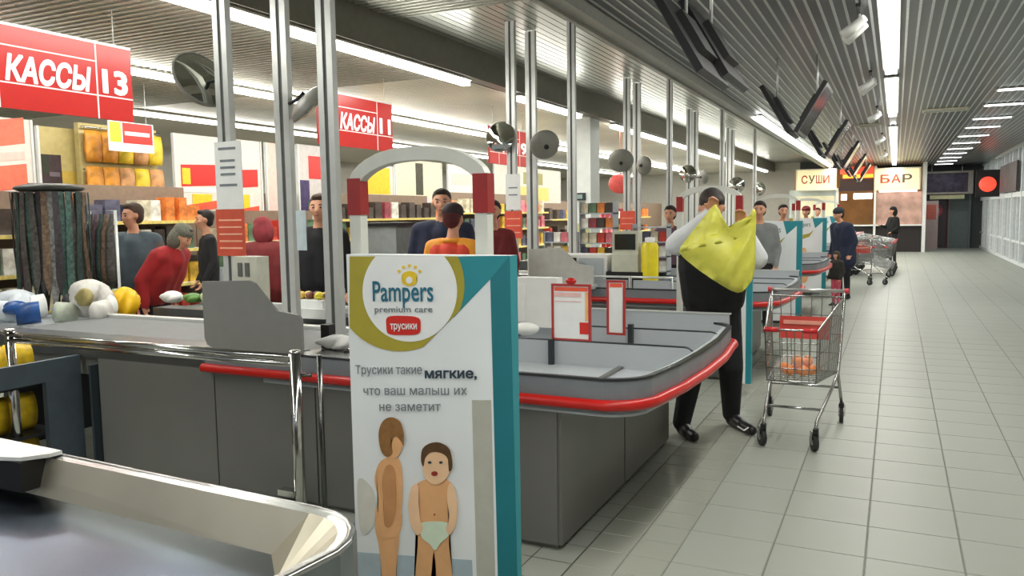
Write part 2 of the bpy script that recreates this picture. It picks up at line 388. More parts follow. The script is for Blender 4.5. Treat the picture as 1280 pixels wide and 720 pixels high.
def checkout(detail=True):
    t = thing('checkout_counter', 'x', 'checkout', (-3, 3.4, 0))
    MB().box(-4.6, -1.44, 3.48, 5.46, .0, .69).build('cabinet', GREY, t)
    MB().box(-4.58, -1.46, 3.50, 5.44, 0, .06).build('toe_kick', BLACK, t)
    for a, b, zt in ((-4.63, -3.625, .80), (-3.615, -2.875, .735), (-2.865, -1.43, .735)):
        MB().box(a, b, 3.45, 3.48, .03, zt).build('front_panel', GREY, t)
    for a, b in ((3.46, 4.44), (4.46, 5.47)):
        MB().box(-1.44, -1.41, a, b, .03, .735).build('side_panel', GREY, t)
    MB().box(-4.6, -1.44, 5.46, 5.49, .03, .735).build('back_panel', GREY, t)
    MB().box(-4.6, -3.62, 3.452, 5.5, .69, .80).build('belt_box', GREY, t)
    # bumper
    MB().tube([(x, y, .755) for x, y in OUT], .026, 10).build('bumper', RED, t)
    i1 = offset(OUT, .028)
    a = wallpath(MB(), offset(OUT, .022), .02, .72, .862).build('apron', APRON, t)
    wallpath(MB(), offset(OUT, .018), .028, .862, .874).build('edge_trim', GREYD, t)
    wallpath(MB(), offset(OUT, .05), .035, .70, .858).build('tray_wall', GREYL, t)
    fl = offset(OUT, .05)
    fl = [(x, y) for x, y in fl if x > -3.7]
    MB().prism(fl, (0, 0, .69), (1, 0, 0), (0, 1, 0), (0, 0, .03)).build('tray_floor', GREYL, t)
    for Y, z, x1 in ((4.42, .862, -1.0), (5.03, .865, -.98)):
        pl = [(-3.6, .72), (x1, .72), (x1, z-.05)]+arc(x1-.05, z-.05, .05, 0, 90, 4)[1:]+[(-3.6, z)]
        d = MB().prism(pl, (0, Y, 0), (1, 0, 0), (0, 0, 1), (0, .025, 0)).build('tray_divider', GREYL, t)
        MB().tube([(-3.6, Y+.01, z+.002)]+[(p[0], Y+.01, p[1]+.002) for p in pl[-2:2:-1]]+[(x1+.002, Y+.01, .76)], .008, 6).build('divider_edge', GREYD, d)
    MB().box(-3.6, -1.0, 5.47, 5.50, .7, .93).build('rear_board', GREYL, t)
    MB().box(-3.6, -.99, 5.465, 5.505, .93, .938).build('rear_board_edge', ALU, t)
    MB().box(-1.87, -1.84, 4.39, 4.42, .70, .875).build('divider_post', GREYD, t)
    MB().box(-1.56, -1.53, 4.99, 5.03, .74, .90).build('divider_post', GREYD, t)
    # scanning plates and belts
    for y0, y1 in ((3.5, 4.4), (4.98, 5.48)):
        MB().box(-3.05, -2.35, y0, y1, .72, .858).build('scanner_plate', STEEL, t)
        MB().box(-2.82, -2.58, y0+.15, y0+.4, .858, .864).build('scanner_glass', BLACK, t)
        MB().box(-5.75, -3.06, y0+.16, y1-.03, .78, .853).tube([(-5.75, y0+.16, .817), (-5.75, y1-.03, .817)], .036, 12).build('conveyor_belt', mat('belt light rubber', (96, 100, 102), .55, var=.06), t)
        MB().box(-5.86, -3.06, y0-.05, y0+.15, .74, .862).build('belt_side_rail', mat('dark steel rail', (96, 100, 102), .3, .6), t)
        MB().box(-5.86, -3.06, y1-.03, y1+.05, .74, .872).build('belt_side_rail', ALU, t)
        if y0 > 4.5: MB().tube([(-6.0, y0-.07, .765), (-3.66, y0-.07, .765)], .024, 8).build('belt_bumper', RED, t)
        MB().box(-5.84, -4.6, y0-.02, y1, .62, .74).build('belt_underbody', GREY, t)
    MB().box(-5.8, -5.72, 3.55, 5.4, 0, .62).build('support_leg', GREYD, t)
    return t
isl = checkout()
relabel(isl, 'nearest grey checkout counter with red bumper, its front corner beside the nappy advert', 'checkout counters')
islands = [isl]
for k, lb in enumerate(['grey checkout counter with red bumper just behind the man with the yellow bag', 'grey checkout counter behind the second nappy advert display', 'grey checkout counter with red bumper near the third nappy advert', 'farthest grey checkout counter in the row, near the sushi sign']):
    c = copy_tree(isl); c.location.y += 4.3*(k+1); relabel(c, lb, 'checkout counters'); islands.append(c)
# near grey privacy board on the first counter
PR = [(-3.65, .93), (-3.63, .89), (-3.56, .862), (-2.95, .862), (-2.925, .88), (-2.925, 1.07), (-2.945, 1.092), (-3.09, 1.11), (-3.13, 1.14), (-3.25, 1.26), (-3.29, 1.275), (-3.65, 1.262)]
t = thing('privacy_board', 'stepped flat grey privacy board standing on the nearest counter', 'board', (-3.3, 3.42, .862))
MB().prism(PR, (0, 3.42, 0), (1, 0, 0), (0, 0, 1), (0, .02, 0)).build('board', mat('privacy board grey', (126, 127, 124), .5, var=.03), t)
MB().box(-3.5, -3.1, 3.44, 3.5, .862, .88).build('foot', GREY, t)
t = thing('ticket_box', 'cream slotted ticket box standing behind the grey privacy board', 'box', (-3.39, 3.55, .862))
MB().box(-3.48, -3.30, 3.5, 3.6, .862, 1.405).build('box_body', mat('cream plastic', (205, 205, 190), .5), t)
for q in range(2): MB().box(-3.44+.055*q, -3.41+.055*q, 3.494, 3.502, 1.29, 1.37).build('slot', GREY, t)
# second island: its boards, desk, register
def placed(name, label, cat, loc, parts, group=None):
    t = thing(name, label, cat, loc, group)
    for nm, mb, m in parts: mb.build(nm, m, t)
    return t
placed('privacy_board', 'pale grey privacy board on the second counter, left of the red framed price stands', 'board', (-3.3, 7.72, .862),
   [('board', MB().prism([(x+.15, z) for x, z in PR], (0, 7.72, 0), (1, 0, 0), (0, 0, 1), (0, .02, 0)), mat('pale board', (186, 186, 180), .5))])
placed('receipt_cabinet', 'white counter-top cabinet with a black window, behind the price stands', 'cabinet', (-3.1, 8.05, .862),
   [('cabinet_body', MB().box(-3.5, -2.72, 7.98, 8.4, .862, 1.19), WHITE), ('black_window', MB().box(-3.40, -3.06, 7.97, 7.985, .98, 1.16), BLACK),
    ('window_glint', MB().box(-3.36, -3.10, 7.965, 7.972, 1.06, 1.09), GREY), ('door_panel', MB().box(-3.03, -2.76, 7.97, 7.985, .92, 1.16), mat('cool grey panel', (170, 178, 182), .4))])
placed('cash_register', 'cream cash register with a dark screen, left of the yellow canister', 'register', (-2.52, 8.0, .862),
   [('base', MB().box(-2.72, -2.32, 7.95, 8.3, .862, 1.02), BLACK), ('printer_body', MB().box(-2.66, -2.38, 7.96, 8.25, 1.02, 1.2), mat('register cream', (196, 198, 180), .5)),
    ('screen_housing', MB().box(-2.66, -2.38, 7.98, 8.12, 1.2, 1.44), mat('register cream', (196, 198, 180), .5)), ('screen', MB().box(-2.63, -2.41, 7.97, 7.985, 1.25, 1.41), mat('dark green screen', (30, 42, 36), .2))])
placed('canister', 'yellow canister with a white lid, right of the cash register', 'canister', (-2.27, 8.02, .862),
   [('body', MB().lathe([(.09, 0), (.09, .42), (.07, .46)], (-2.27, 8.02, .862), n=16), mat('canister yellow', (226, 208, 20), .4)), ('lid', MB().lathe([(.05, 0), (.05, .05), (0, .055)], (-2.27, 8.02, 1.322), n=12), WHITE)])
t = thing('wire_rack', 'white tubular rack on the second counter in front of the cash register', 'rack', (-2.4, 7.8, .862))
for a, b in ((-2.9, -2.42), (-2.4, -1.98)):
    MB().tube([(a, 7.8, .70), (a, 7.8, .98), (b, 7.8, .98), (b, 7.8, .70)], .014, 6).build('tube_frame', ALU, t)
    MB().box(a+.02, b-.02, 7.8, 7.81, .86, .95).build('panel', GREYL, t)
# price stands on the near counter
for i, (x0, x1, y, lb) in enumerate(((-1.86, -1.61, 4.43, 'red framed white price stand clipped to the near tray divider'), (-1.62, -1.50, 4.75, 'narrow red edged white price stand half hidden behind the other'))):
    t = thing('price_stand', lb, 'sign', (x0, y, .865))
    MB().box(x0+.012, x1-.012, y, y+.006, .877, 1.195).build('sheet', PAPER, t)
    f = MB()
    for b_ in ((x0, x0+.014, .865, 1.208), (x1-.014, x1, .865, 1.208), (x0+.014, x1-.014, .865, .879), (x0+.014, x1-.014, 1.194, 1.208)): f.box(b_[0], b_[1], y-.006, y+.012, b_[2], b_[3])
    f.build('frame', mat('dull red frame', (170, 52, 50), .45), t)
    MB().box(x0+.02, x1-.02, y-.003, y, 1.165, 1.188).build('red_band', ORNP, t)
    if i == 0:
        MB().box(x1-.07, x1-.015, y-.004, y, .91, .98).build('red_square', REDP, t)
        MB().box(x1-.035, x1-.015, y-.004, y, .99, 1.16).build('yellow_strip', mat('pale orange', (240, 180, 120), .6), t)
        MB().box(x0+.02, x1-.06, y-.003, y, 1.10, 1.106).box(x0+.02, x1-.06, y-.003, y, 1.13, 1.155).build('printed_rows', mat('pale pink print', (232, 190, 184), .6), t)
        MB().ell(((x0+x1)/2, y, 1.225), (.035, .015, .02)).build('clip', RED, t)
tag(recenter(MB().box(-2.32, -2.02, 4.9, 5.0, .865, 1.2).box(-2.32, -2.25, 4.88, 4.9, .9, 1.15).build('leaflet_box', WHITE)), 'white leaflet box left of the red framed price stand', 'box')
pk = placed('sweet_packets', 'pink and white packets lying on the scanner plate of the nearest counter', 'packets', (-2.25, 4.6, .862),
   [('packet', MB().ell((-2.28, 4.55, .9), (.1, .06, .045)), mat('pink foil', (214, 160, 160), .4)), ('packet', MB().ell((-2.12, 4.62, .895), (.09, .07, .04)), WHITE), ('packet', MB().ell((-2.42, 4.62, .89), (.05, .05, .03)), BLACK)])
# steel desk rail line behind (edge of the cashier desk)
placed('cashier_desk', 'long low cashier desk with a grey edge on the second counter', 'desk', (-3.2, 7.7, .862),
   [('desk_top', MB().box(-3.9, -2.75, 7.62, 7.97, .862, .9), ALU)])

# poles with mirrors -----------------------------------------------------
def pole(x, y, z0, w_, label, group):
    t = thing('support_pole', label, 'pole', (x, y, z0), group)
    MB().box(x-w_/2, x-w_*.12, y-.025, y+.025, z0, 3.768).build('profile', ALU, t)
    MB().box(x+w_*.12, x+w_/2, y-.025, y+.025, z0, 3.768).build('profile', ALU, t)
    MB().box(x-w_*.12, x+w_*.12, y-.018, y+.018, z0, 3.768).build('slot', ALUD, t)
    MB().box(x-w_*.9, x+w_*.9, y-.05, y+.05, z0-.0, z0+.03).build('foot_plate', ALU, t)
    return t
def mirror(c, n, r, label, pole_xy):
    c = Vector(c); n = Vector(n).normalized()
    t = thing('round_mirror', label, 'mirror', c, 'round mirrors on the poles')
    prof = [(0, -.075)]+[(r*math.sin(a), -.075*math.cos(a)) for a in [.3, .6, .9, 1.2, 1.5]]+[(r*1.02, .0), (r*1.02, .012), (r*.96, .014)]
    MB().lathe(prof, c, n, 28).build('mirror_shell', mat('grey mirror shell', (140, 140, 132), .45), t)
    MB().lathe([(r*.96, .012), (r*.7, .03), (r*.4, .042), (.0, .048)], c, n, 28).build('mirror_face', mat('mirror silver', (190, 190, 180), .05, 1, var=.01), t)
    MB().tube([c-n*.07, Vector((pole_xy[0], pole_xy[1], c.z))], .014, 8).build('bracket', GREYD, t)
    MB().lathe([(0, -.095), (.028, -.095), (.028, -.07)], c, n, 12).build('hub', BLACK, t)
    return t
NM = ['first', 'second', 'third', 'fourth', 'fifth']
for k in range(5):
    dy = 4.3*k
    for j, (x, y, w_, lb) in enumerate(((-3.93, 3.95, .11, 'left front'), (-3.93, 4.5, .13, 'left rear'), (-3.3, 4.2, .12 if k == 0 else .09, 'right'))):
        pole(x, y+dy, .72, w_, 'white slotted aluminium pole, the %s one of the %s checkout counter from the camera' % (lb, NM[k]), 'aluminium poles on the checkouts')
    if k == 0:
        c = atY(252, 100, 3.95); mirror(c, (.84, -.15, .42), .2, 'tilted round mirror left of the nearest pole, reflecting yellow', (-3.93, 3.95))
        c = atY(388, 130, 4.5); mirror(c, (.42, .5, -.62), .17, 'round mirror seen from its grey back, between the near poles', (-3.93, 4.5))
    elif k == 1:
        c = atY(626, 171, 8.2); mirror(c, (.1, -.9, .2), .175, 'round mirror facing the camera at the second counter, above the orange vested cashier', (-3.93, 8.25))
        c = atY(681, 181, 8.6); mirror(c, (-.6, .8, .4), .17, 'grey backed round mirror right of the second pole pair', (-3.93, 8.8))
    elif k == 2:
        c = atY(776, 201, 12.4); mirror(c, (-.3, .8, .5), .2, 'pale round mirror just right of the white column', (-3.93, 12.55))
        c = atY(805, 207, 12.8); mirror(c, (.4, .9, .0), .15, 'dark round mirror at the third pole group', (-3.93, 13.1))
    elif k == 3:
        c = atY(860, 217, 16.8); mirror(c, (0, -1, .1), .18, 'small round mirror above the man with the yellow bag', (-3.93, 16.85))
        c = atY(880, 221, 17.2); mirror(c, (.7, .6, .1), .15, 'small dark round mirror above the yellow bag', (-3.93, 17.4))
    else:
        c = atY(921, 231, 21.0); mirror(c, (.2, -1, .1), .2, 'farthest small round mirror, right of the yellow bag man', (-3.93, 21.15))
        c = atY(949, 236, 21.4); mirror(c, (-.3, -1, .1), .18, 'farthest but one round mirror on the distant poles', (-3.3, 21.4))
# papers on poles
def paper(p0, p1, Y, label, m, lines, cat='notice', name='paper_notice', txtm=None):
    a = atY(p0[0], p0[1], Y); b = atY(p1[0], p1[1], Y)
    t = thing(name, label, cat, (a.x, Y, b.z))
    MB().box(a.x, b.x, Y-.004, Y, b.z, a.z).build('sheet', m, t)
    H_ = a.z-b.z; W_ = b.x-a.x; mb = MB()
    for f0, f1, h in lines: mb.box(a.x+W_*f0, a.x+W_*f1, Y-.006, Y-.004, b.z+H_*h, b.z+H_*(h+.035))
    if lines: mb.build('printed_lines', txtm or INKG, t)
    return t
paper((268, 178), (305, 261), 3.92, 'tall white printed notice on the nearest pole', PAPER, [(.15, .8, .88), (.15, .8, .34), (.2, .75, .7), (.2, .75, .6), (.2, .75, .5)])
paper((270, 262), (308, 320), 3.92, 'salmon red notice under the white one on the nearest pole', mat('salmon red print', (206, 84, 60), .6), [(.1, .9, .75), (.1, .9, .6), (.1, .9, .45), (.1, .9, .3), (.1, .9, .15)], txtm=mat('pale salmon', (240, 180, 150), .6))
paper((370, 263), (384, 313), 4.473, 'blank bluish white sheet on the second near pole', mat('bluish paper', (214, 232, 238), .6), [])
paper((632, 218), (651, 262), 8.223, 'small white notice on the pole behind the cashier', PAPER, [(.2, .8, .6), (.2, .8, .4)])
paper((631, 264), (653, 298), 8.223, 'coral red notice on the pole behind the cashier', mat('coral red print', (226, 86, 66), .6), [(.1, .9, .7), (.1, .9, .45), (.1, .9, .2)], txtm=mat('pale salmon', (240, 180, 150), .6))
paper((775, 264), (794, 287), 12.523, 'coral red notice on the third pole group above the cash register', mat('coral red print', (226, 86, 66), .6), [(.1, .9, .6), (.1, .9, .3)], txtm=mat('pale salmon', (240, 180, 150), .6))

# ================================================================== FRONT COUNTER (bottom left)
t = thing('packing_counter', 'stainless steel packing counter tray in the bottom left foreground', 'counter', (-1.9, 1.0, 0))
RIM = [(-3.6, 1.66), (-1.30, 1.555)]+[(-1.30+.21*math.sin(a), 1.345+.21*math.cos(a)) for a in (.3, .6, .9, 1.2, 1.5)]+[(-1.14, .9), (-1.22, .3)]
RIMc = [(x, y) for x, y in RIM]
inn = offset(RIMc, -.03); inn2 = offset(RIMc, -.045)
r_ = MB().tube([(x, y, .885) for x, y in RIMc], .011, 8); r_.build('rim_bead', STEEL, t)
flo = offset(RIMc, -.05)
n = len(RIMc)
def strip_mesh(A, B, za, zb, m, nm):
    mb = MB(); k = len(A); mb.add([(p[0], p[1], za) for p in A]+[(p[0], p[1], zb) for p in B], [(i, i+1, k+i+1, k+i) for i in range(k-1)]); return mb.build(nm, m, t)
strip_mesh(RIMc, inn, .893, .888, STEEL, 'rim')
floorpts = []
for i, (x, y) in enumerate(inn):
    q = offset(RIMc, -.06)[i]
    if i == 0 or i == 1: floorpts.append((q[0]-(.10 if i == 1 else 0), q[1]))
    else: q2 = offset(RIMc, -.17)[i]; floorpts.append(q2)
strip_mesh(inn, floorpts, .888, .775, mat('tray side steel', (196, 190, 172), .38, .75, var=.15, scale=2), 'tray_side')
fl = floorpts+[(-3.6, .2)]
MB().add([(x, y, .775) for x, y in fl], [tuple(range(len(fl)))]).build('tray_floor', STEELD, t)
ou = offset(RIMc, .004)
wallpath(MB(), RIMc, .012, .72, .886).build('outer_apron', mat('apron steel dark', (120, 128, 130), .35, .7), t)
MB().box(-3.5, -1.5, .4, 1.45, 0, .76).build('cabinet', GREY, t)
# steel plate at the left end; the shade beneath it is a black box
PL = [(-3.6, 1.50), (-2.47, 1.475), (-2.39, 1.50), (-2.345, 1.56), (-2.34, 1.60), (-3.6, 1.655)]
MB().prism(PL, (0, 0, .895), (1, 0, 0), (0, 1, 0), (0, 0, .012)).build('end_plate', mat('white steel plate', (222, 224, 220), .3, .3), t)
MB().box(-3.6, -2.38, 1.49, 1.58, .80, .893).build('plate_shade', BLACK, t)
tag(recenter(MB().tube([(-1.885, .93, .785), (-1.845, .935, .785), (-1.84, .955, .787)], .004, 6).build('wire_clip', CHROME)), 'tiny bent wire clip lying in the steel tray', 'clip')

# chrome railing
t = thing('chrome_railing', 'chrome tube railing in the lane before the nearest counter', 'railing', (-3.77, 3.05, 0))
for x in (-4.88, -2.655):
    MB().tube([(x, 3.05, 0), (x, 3.05, .965)], .029, 14).build('post', CHROME, t)
    MB().lathe([(.03, 0), (.032, .006), (.026, .014), (0, .016)], (x, 3.05, .962), n=14).build('post_cap', CHROME, t)
    MB().lathe([(.06, 0), (.055, .012), (.03, .016)], (x, 3.05, 0), n=14).build('foot_flange', CHROME, t)
for z in (.94, .905): MB().tube([(-4.88, 3.04, z), (-2.655, 3.04, z)], .017, 12).build('rail', CHROME, t)
MB().tube([(-5.6, 3.3, .93), (-4.88, 3.05, .93)], .012, 10).build('rail', CHROME, t)
MB().tube([(-2.545, 3.10, 0), (-2.545, 3.10, .95)], .013, 8).tube([(-2.58, 3.08, .85), (-2.655, 3.05, .85)], .01, 6).build('inner_post', mat('dark chrome', (110, 112, 110), .2, 1), t)
MB().obox((-2.72, 3.04, .925), (.09, .03, .05), Matrix.Identity(3)).build('clamp', CHROME, t)
MB().obox((-2.72, 3.04, .25), (.1, .05, .03), Matrix.Identity(3)).build('clamp', CHROME, t)

# goods rack at the end of the near counter, left
t = thing('goods_rack', 'dark blue grey rack end with side panel, left behind the chrome railing', 'rack', (-5.1, 2.9, 0))
BG = mat('blue grey panel', (84, 96, 106), .45)
MB().box(-4.83, -4.79, 2.3, 3.44, .62, .755).build('top_rail', BG, t)
MB().box(-4.83, -4.79, 3.2, 3.44, .0, .62).build('side_panel', BG, t)
MB().box(-4.66, -4.64, 3.40, 3.46, .0, .70).build('side_panel', mat('dark panel', (44, 54, 62), .5), t)
MB().box(-5.9, -4.83, 2.4, 3.3, .28, .30).box(-5.9, -4.83, 2.4, 3.3, .60, .62).box(-5.9, -4.83, 2.4, 3.3, .02, .04).build('shelf', GREYD, t)
cols = [((236, 196, 40), 'yellow'), ((226, 120, 60), 'orange'), ((214, 60, 40), 'red'), ((238, 216, 200), 'cream')]
PKM = [mat(c[1]+' foil packet', c[0], .4, var=.25, scale=18) for c in cols]
def packet(x, y, z, w_, d, h, m, label, group, cat='packet', name='snack_packet'):
    mb = MB(); n = 6; vs = []; fs = []
    for j in range(n+1):
        v = j/n; th = d*math.sin(math.pi*v)**.5 if 0 < v < 1 else .004
        for s_, xx in ((-1, -w_/2), (-1, w_/2), (1, w_/2), (1, -w_/2)): vs.append((xx, s_*th/2, v*h))
    for j in range(n):
        for q in range(4): fs.append((j*4+q, j*4+(q+1) % 4, j*4+4+(q+1) % 4, j*4+4+q))
    fs += [(0, 1, 2, 3), (n*4, n*4+1, n*4+2, n*4+3)]
    mb.add(vs, fs, 0, True); o = mb.build(name, m); o.location = (x, y, z); tag(o, label, cat, group); return o
for i in range(4):
    for j in range(3):
        z = (.04, .30, .62)[j]
        packet(-5.0, 2.62+i*.18, z, .16, .1, .24, PKM[0] if j == 0 or i > 1 else PKM[(i+j) % 4], '%s snack packet, %s from the camera, %s shelf of the low left rack' % (cols[0 if j == 0 or i > 1 else (i+j) % 4][1], ['nearest', 'second', 'third', 'farthest'][i], ['bottom', 'middle', 'top'][j]), 'snack packets on the low rack').rotation_euler.z = 1.5
tag(recenter(MB().tube([(-4.72, 3.9, .02), (-4.62, 3.85, .3), (-4.72, 3.8, .28), (-4.60, 3.75, .02), (-4.7, 3.7, .2), (-4.55, 3.9, .22)], .012, 6).build('folding_trolley_frame', CHROME)), 'small chrome folding trolley frame seen through the gap by the near counter', 'trolley')
# ================================================================== SECURITY GATES WITH ADVERT COVERS
YF = 2.38
def FP(x, y): p = atY(x, y, YF); return (p.x, p.z)
def spline(pts, k=6):
    n = len(pts); r = []
    for i in range(n):
        p0, p1, p2, p3 = [Vector(pts[(i+q) % n]) for q in (-1, 0, 1, 2)]
        for j in range(k):
            t = j/k; r.append(tuple(.5*((2*p1)+(p2-p0)*t+(2*p0-5*p1+4*p2-p3)*t*t+(3*p1-p0-3*p2+p3)*t**3)))
    return r
def clip(poly, inside, inter):
    out = []
    for i in range(len(poly)):
        a, b = poly[i-1], poly[i]
        if inside(b):
            if not inside(a): out.append(inter(a, b))
            out.append(b)
        elif inside(a): out.append(inter(a, b))
    return out
def ix(v): return lambda a, b: (v, a[1]+(b[1]-a[1])*(v-a[0])/(b[0]-a[0]))
def iy(v): return lambda a, b: (a[0]+(b[0]-a[0])*(v-a[1])/(b[1]-a[1]), v)
def tri_ok(poly): return poly
def decal(name, px, layer, m, parent, smooth=False, label=None):
    if smooth: px = spline(px)
    P = [FP(*p) for p in px]; y = YF-.0014*layer
    me = bpy.data.meshes.new(name); bm = bmesh.new()
    vs = [bm.verts.new((p[0]-parent.location.x, y-parent.location.y, p[1]-parent.location.z)) for p in P]
    f = bm.faces.new(vs); bmesh.ops.triangulate(bm, faces=[f], ngon_method='EAR_CLIP')
    r = bmesh.ops.extrude_face_region(bm, geom=bm.faces[:]); bmesh.ops.translate(bm, verts=[v for v in r['geom'] if isinstance(v, bmesh.types.BMVert)], vec=(0, .001, 0))
    bmesh.ops.recalc_face_normals(bm, faces=bm.faces); bm.to_mesh(me); bm.free(); me.materials.append(m)
    o = bpy.data.objects.new(name, me); COL.objects.link(o); o.parent = parent
    if label: o['label'] = label
    return o
def circ(cx, cy, rx, ry, n=40, a0=0, a1=360): return [(cx+rx*math.cos(math.radians(a0+(a1-a0)*i/n)), cy+ry*math.sin(math.radians(a0+(a1-a0)*i/n))) for i in range(n)]
gate = thing('advert_cover', 'tall white and teal nappy advert display with two toddlers, in the foreground', 'advert display', (-1.48, 2.4, 0))
MB().box(-1.812, -1.148, YF, YF+.055, .1, 1.487).build('cover_body', FACEP, gate)
MB().box(-1.1485, -1.1465, YF, YF+.055, .1, 1.487).build('cover_edge', TEAL, gate)
pan = gate
# teal field
decal('teal_field', [(553, 321), (637, 319.5), (613, 349), (567, 397), (560, 360)], 1, TEAL, gate)
decal('teal_edge_band', [(613, 349), (637, 319.5), (647, 720), (648.5, 790), (624.5, 790), (622.5, 720)], 1, TEALD, gate)
go = circ(500, 357, 81, 82, 60)
go = clip(go, lambda p: p[0] >= 437.5, ix(437.5)); go = clip(go, lambda p: p[1] >= 320.5, iy(320.5))
go = clip(go, lambda p: (p[0]-565)+(p[1]-398) <= 0, lambda a, b: (lambda s: (a[0]+(b[0]-a[0])*s, a[1]+(b[1]-a[1])*s))((963-a[0]-a[1])/((b[0]-a[0])+(b[1]-a[1]) or 1e-6)))
decal('gold_ring', go, 2, OLIVE, gate)
wc = clip(circ(513, 364, 59, 63, 60), lambda p: p[1] >= 320.5, iy(320.5))
decal('white_disc', wc, 3, mat('logo white print', (242, 246, 246), .45, var=.02), gate)
def ptext(s, x, y, size_px, width_px, m, name='lettering', bold=0.0, layer=5):
    a = FP(x, y); b = FP(x+width_px, y); c = FP(x, y-size_px)
    return text(s, name, m, gate, (a[0], YF-.0014*layer, a[1]), (b[0]-a[0], 0, b[1]-a[1]), (0, 0, 1), (c[1]-a[1])/.73, width=math.hypot(b[0]-a[0], b[1]-a[1]), bold=bold)
ptext('Pampers', 468, 376, 26, 75, mat('logo teal', (28, 108, 134), .5), 'logo_lettering', .012)
ptext('premium care', 470, 390, 8, 72, INKG)
pill = spline([(486, 396), (505, 394.5), (524, 397), (527, 407), (524, 417), (505, 418.5), (487, 417), (484.5, 407)], 4)
decal('red_pill', pill, 5, REDP, gate)
ptext('трусики', 490, 411, 9, 33, PAPER, 'pill_lettering', .02, 7)
hr = [(513+10*math.sin(a)*(abs(math.sin(2*a))*.25+.85), 348-10*math.cos(a)*.95) for a in [i*math.pi/12 for i in range(24)]]
decal('gold_heart', hr, 5, YELP, gate); decal('gold_heart_eye', circ(513, 350, 4, 4.5, 14), 6, mat('logo white print', (242, 246, 246), .45), gate)
for q in range(5):
    a = math.radians(-150+q*30); decal('gold_dot', circ(513+15*math.cos(a), 346+14*math.sin(a), 2, 2, 10), 5, YELP, gate)
ptext('Трусики такие', 446, 467, 11, 83, INKG, bold=.0); ptext('мягкие,', 533, 472, 12, 64, INKD, bold=.03)
ptext('что ваш малыш их', 456, 493, 11, 129, INKG)
ptext('не заметит', 476, 513, 11, 76, INKG)
# soft background of the picture
decal('picture_shade', [(590, 500), (614, 500), (619, 719), (620, 790), (598, 790)], 1, mat('greige print', (184, 186, 174), .5), gate)
decal('picture_floor', [(447, 690), (590, 700), (594, 790), (448, 790)], 1, mat('pale blue print', (176, 194, 204), .5), gate)
decal('picture_cushion', [(448, 600), (462, 606), (470, 625), (468, 655), (455, 668), (449, 650)], 2, mat('pale cushion print', (214, 214, 204), .5), gate, True)
PSK = mat('toddler skin print', (232, 178, 126), .5, var=.1, scale=9); PSK2 = mat('toddler skin print light', (244, 204, 164), .5, var=.08, scale=9); PHR = mat('toddler hair print', (150, 108, 62), .5, var=.2, scale=40)
PHR2 = mat('toddler dark hair print', (92, 66, 42), .5, var=.2, scale=40); NAP = mat('nappy print', (216, 234, 210), .5, var=.06)
# toddler seen from the side
decal('toddler_body', [(484, 572), (498, 572), (503, 588), (504, 610), (503, 632), (500, 655), (499, 680), (496, 719), (496, 780), (480, 780), (478, 719), (474, 680), (470, 662), (470, 640), (474, 625), (469, 600), (474, 580)], 3, PSK, gate, True)
decal('toddler_nappy', [(471, 640), (486, 650), (502, 640), (501, 664), (490, 672), (473, 668)], 4, PSK, gate, True)
decal('toddler_arm', [(484, 582), (493, 584), (496, 610), (495, 640), (490, 657), (482, 655), (481, 630), (479, 600)], 5, mat('toddler skin print shade', (200, 146, 98), .5, var=.1), gate, True)
decal('toddler_head', [(478, 535), (488, 528), (500, 532), (505, 548), (503, 562), (496, 572), (485, 571), (479, 560)], 5, PSK, gate, True)
decal('toddler_hair', [(475, 540), (480, 526), (490, 521), (501, 526), (506, 540), (506, 556), (502, 550), (496, 545), (490, 552), (492, 566), (484, 570), (477, 560)], 6, PHR, gate, True)
# toddler seen from the front
decal('toddler_body', [(537, 598), (555, 598), (566, 606), (571, 625), (570, 650), (564, 664), (562, 680), (566, 719), (567, 780), (546, 780), (546, 719), (543, 690), (540, 719), (538, 780), (518, 780), (520, 719), (523, 680), (522, 664), (514, 650), (513, 625), (520, 606)], 3, PSK, gate, True)
decal('toddler_arm', [(516, 608), (524, 606), (525, 630), (527, 650), (530, 660), (523, 668), (515, 655), (512, 630)], 6, PSK2, gate, True)
decal('toddler_arm', [(563, 604), (570, 612), (573, 635), (571, 655), (564, 667), (559, 660), (563, 645), (560, 620)], 6, PSK2, gate, True)
decal('toddler_nappy', [(527, 654), (545, 651), (562, 654), (562, 668), (552, 678), (545, 687), (538, 679), (528, 670)], 5, NAP, gate, True)
decal('toddler_head', [(530, 566), (538, 556), (552, 556), (563, 564), (566, 580), (560, 596), (550, 604), (540, 603), (531, 592)], 6, PSK2, gate, True)
decal('toddler_hair', [(528, 574), (530, 560), (540, 553), (553, 553), (564, 562), (567, 582), (563, 588), (561, 572), (552, 565), (540, 565), (533, 572), (531, 582)], 7, PHR2, gate, True)
for (cx, cy) in ((539, 577), (553, 577)): decal('toddler_eye', circ(cx, cy, 2.2, 1.6, 10), 8, INKD, gate)
decal('toddler_mouth', circ(545, 591, 4, 3, 14), 8, mat('mouth print', (150, 50, 44), .5), gate)
decal('toddler_navel', circ(545, 642, 1, 1.3, 8), 8, mat('mouth print', (150, 50, 44), .5), gate)
